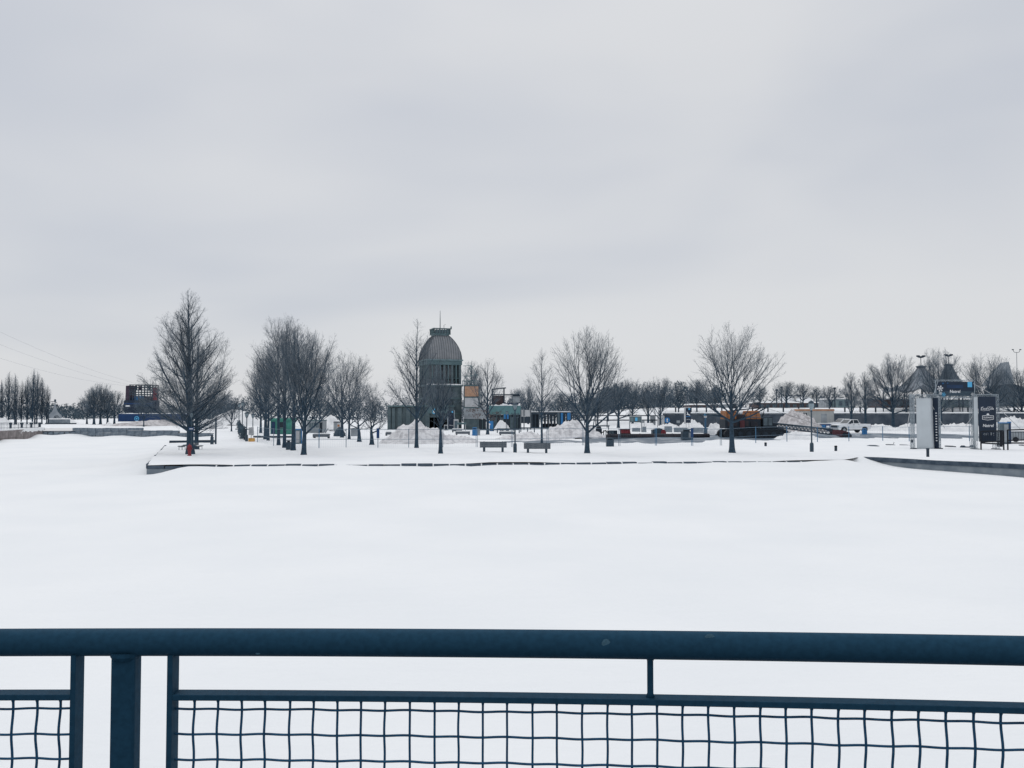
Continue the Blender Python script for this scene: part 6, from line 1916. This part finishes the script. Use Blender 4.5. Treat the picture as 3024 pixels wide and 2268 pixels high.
def gooseneck(px, d, top, label):
    t = obj('hanging_lamp', label, 'street lamp', px, d, group='gooseneck lamps on the far left quay')
    H = Z(top, d) - t.location.z
    MB().tube([(0, 0, -.1), (0, 0, 1.0), (0, 0, 1.02), (0, 0, H)], [.16, .15, .10, .085], 8).build('post', 'dark_metal', t)
    MB().tube([(0.85 - .85 * math.cos(u), 0, H + .42 * math.sin(u)) for u in [math.pi * .92 * k / 12 for k in range(13)]], .06, 5).build('arm', 'dark_metal', t)
    MB().lathe([(.34, 0), (.22, .16), (.10, .38), (.05, .5)], 12, (1.68, 0, H - .52)).build('lamp_shade', 'dark_metal', t)
for px, d, top, lab in ((48, 172, 1186, 'gooseneck lamp among the poplars with its lamp hanging to the right'), (103, 174, 1190, 'gooseneck lamp between the tallest poplars'), (143, 173, 1192, 'gooseneck lamp before the grey tent at left'), (-10, 171, 1178, 'gooseneck lamp cut by the left edge')):
    gooseneck(px, d, top, lab)
t = obj('planter_wall', 'grey planter wall with snow on top below the left tent', 'planter', 168, 188)
MB().box(-1.9, 1.9, 0, 2, -.1, Z(1238.5, 188) - t.location.z).build('wall', 'concrete', t)
MB().box(-2.0, 2.0, -.08, 2.1, Z(1238.5, 188) - t.location.z + .002, Z(1235.5, 188) - t.location.z, taper=(.97, .9)).build('snow', 'snow', t)
t = obj('dark_screen', 'low dark slatted screen on posts behind the stone wall at left', 'screen', 180, 166)
for q in range(12):
    MB().box(-.24, .24, -.04, .04, .05, Z(1250, 166) - t.location.z).build('slat', 'dark_metal', t, (-2.75 + q * .5, 0, 0))
MB().box(-2.95, 2.95, -.07, .07, Z(1250, 166) - t.location.z + .002, Z(1249, 166) - t.location.z).build('top_rail', 'lamp_metal', t)
# small tent at left
d = 222; x = X(162, d); t = thing('tent', 'small grey peaked tent with a finial beyond the poplars at left', 'tent', (x, d, ground_z(x, d)))
ez = lambda py: Z(py, d) - t.location.z; s = S(d)
K = 9; v, f = [], []
for i in range(K + 1):
    u = i / K
    for k in range(16):
        th = 2 * math.pi * k / 16 + .2
        sc = abs(math.cos(th * 2)) ** .6
        r = (.15 + (20 * s - .15) * (u ** 1.25)) * (.72 + .28 * sc)
        v.append((r * math.cos(th), r * math.sin(th), ez(1192) + (ez(1236) - ez(1192)) * u ** .72 + (1 - sc) * 2.0 * u ** 2))
for i in range(K):
    for k in range(16):
        f.append((i * 16 + k, i * 16 + (k + 1) % 16, (i + 1) * 16 + (k + 1) % 16, (i + 1) * 16 + k))
o = MB().add(v, f).build('canopy', 'tent_grey', t); o.modifiers.new('thickness', 'SOLIDIFY').thickness = .06
MB().tube([(0, 0, 0), (0, 0, ez(1186))], .10, 6).build('mast', 'lamp_metal', t)
MB().lathe([(.05, 0), (.3, .15), (.2, .3), (.28, .5), (.1, .7)], 8, (0, 0, ez(1187))).build('finial', 'lamp_metal', t)

# blue containers
def container(p0, p1, d, label, logo=False):
    x0_, x1_ = X(p0, d), X(p1, d)
    t = thing('shipping_container', label, 'container', ((x0_ + x1_) / 2, d, ground_z(x0_, d)))
    w_ = (x1_ - x0_) / 2; h_ = Z(1222, d) - t.location.z
    MB().box(-w_, w_, 0, 2.4, -.05, h_).build('body', 'blue', t)
    n = int(w_ * 2 / .28)
    for k in range(n):
        MB().box(-.06, .06, -.035, -.001, .15, h_ - .12).build('corrugation', 'blue', t, (-w_ + (k + .5) * 2 * w_ / n, 0, 0))
    for x in (-w_ + .05, w_ - .05):
        MB().box(x - .07, x + .07, -.05, -.002, -.05, h_ + .02).build('corner_post', 'navy', t)
    mb = MB(); rr = random.Random(8)
    for k in range(30):
        a_ = -w_ + 2 * w_ * k / 30
        hh = .12 + .16 * max(0, fbm(k * .3, 2, 1, 2)) + (0 if k % 7 else .1)
        mb.box(a_, a_ + 2 * w_ / 30, .05, 2.3, h_ + .003, h_ + hh, taper=(1, .85))
    mb.build('snow', 'snow', t)
    if logo:
        c = (x_logo := X(404, d) - t.location.x), Z(1236, d) - t.location.z
        n = 20
        v, f = [], []
        for k in range(n):
            th = 2 * math.pi * k / n
            for r_ in (.46, .64):
                v.append((c[0] + r_ * math.cos(th), -.06, c[1] + r_ * math.sin(th)))
        for k in range(n):
            f.append((2 * k, 2 * k + 1, (2 * k + 3) % (2 * n), (2 * k + 2) % (2 * n)))
        o = MB().add(v, f).build('logo_ring', 'sky_blue', t); o.modifiers.new('thickness', 'SOLIDIFY').thickness = .02
        MB().prism([(c[0] - .3, c[1] + .2), (c[0] + .3, c[1] + .2), (c[0] + .2, c[1] - .05), (c[0], c[1] - .32), (c[0] - .2, c[1] - .05)], -.075, -.055).build('logo_mark', 'sky_blue', t)
    return t
container(349, 478, 236, 'long blue container with a light blue round logo under the play ship', True)
container(479.5, 545, 236.4, 'plain blue container behind the pyramid shaped tree')
d = 252; s = S(d)
SH = obj('play_ship', 'dark navy play ship with open scaffold top and red end panel above a blue container', 'play structure', 412, d)
e = lambda px: (px - 412) * s; ez = lambda py: Z(py, d) - SH.location.z
MB().prism([(e(363), ez(1200)), (e(366), ez(1182)), (e(461), ez(1182)), (e(461), ez(1222)), (e(372), ez(1222)), (e(365), ez(1210))], 0, 2.4).build('hull', 'navy_print', SH)
MB().prism([(e(368), ez(1181.9)), (e(369), ez(1139)), (e(381), ez(1138)), (e(382), ez(1181.9))], .3, 4).build('stern_tower', 'plum', SH)
MB().box(e(450), e(460), .2, .7, ez(1181.9), ez(1145)).build('end_panel', 'red', SH)
MB().box(e(444), e(450) - .02, .5, 4, ez(1181.9), ez(1164)).build('plum_panel', 'plum', SH)
for py, px0, px1, m in ((1190, 366, 452, 'blue'), (1197, 370, 384, 'white_print'), (1196, 400, 455, 'navy')):
    MB().box(e(px0), e(px1), -.06, -.003, ez(py + 4), ez(py)).build('painted_band', m, SH)
MB().box(e(395), e(422), .4, 2, ez(1181.9), ez(1169)).build('blue_cabin', 'mid_blue', SH)
MB().box(e(383), e(395), .6, 2, ez(1181.9), ez(1174)).build('dark_cabin', 'navy', SH)
MB().box(e(422.5), e(443), .5, 3, ez(1181.9), ez(1170)).build('deck_house', 'plum', SH)
for px in (382.5, 391, 399, 408, 417, 426, 434, 442, 449.5):
    for y in (.1, 4):
        MB().box(-.09, .09, -.09, .09, ez(1181.9), ez(1136)).build('scaffold_post', 'dark_metal', SH, (e(px), y, 0))
for py in (1136.5, 1144, 1151, 1158, 1165):
    for y in (-.15, 4.15):
        MB().box(e(381), e(450), y - .05, y + .05, ez(py) - .1, ez(py) + .1).build('scaffold_rail', 'dark_metal', SH)
for k, px in enumerate((390, 402, 430)):
    MB().box(e(px), e(px + 7), 1.5, 1.7, ez(1150), ez(1139)).build('scaffold_panel', 'dark_metal' if k != 1 else 'plum', SH)

# zip line cables on the left
for k, (A_, B_) in enumerate(((at(-150, 955, 190), at(383, 1137, 252)), (at(-150, 1005, 188), at(372, 1139, 252)), (at(-150, 905, 192), at(455, 1146, 252)))):
    t = tag(MB().tube([A_.lerp(B_, u) + Vector((0, 0, -5.0 * u * (1 - u) * (1.0 + .25 * k))) for u in [i / 24 for i in range(25)]], .016, 4).build('zip_line_cable', 'cable'),
            ('middle thin cable running down from the left to the play ship', 'lowest thin cable running down from the left to the play ship', 'highest thin cable running down from the left to the play ship')[k], 'cable', 'zip line cables at left')
t = thing('zip_line_mast', 'mast holding the cables beyond the left edge of the picture', 'mast', (X(-150, 190), 190, ground_z(X(-150, 190), 190)))
MB().tube([(0, 0, -.2), (0, 0, Z(895, 190))], [.35, .2], 10).build('shaft', 'cable', t)
MB().box(-.8, .8, -1.8, 2.6, Z(900, 190), Z(897, 190)).build('platform', 'dark_metal', t)

# ------------------------------------------------------------------ fit the lettering
bpy.context.view_layer.update()
for o, w_, h_ in FITS:
    dm = o.dimensions
    if dm.x > 0:
        k = w_ / dm.x
        o.scale = (k, k, k)
    me = bpy.data.meshes.new_from_object(o.evaluated_get(bpy.context.evaluated_depsgraph_get()))
    n = bpy.data.objects.new('lettering', me)
    COL.objects.link(n)
    n.parent = o.parent; n.location = o.location; n.rotation_euler = o.rotation_euler; n.scale = o.scale
    bpy.data.objects.remove(o)
print('tree triangles', NT[0], 'all', sum(len(m.polygons) * 2 for m in bpy.data.meshes))
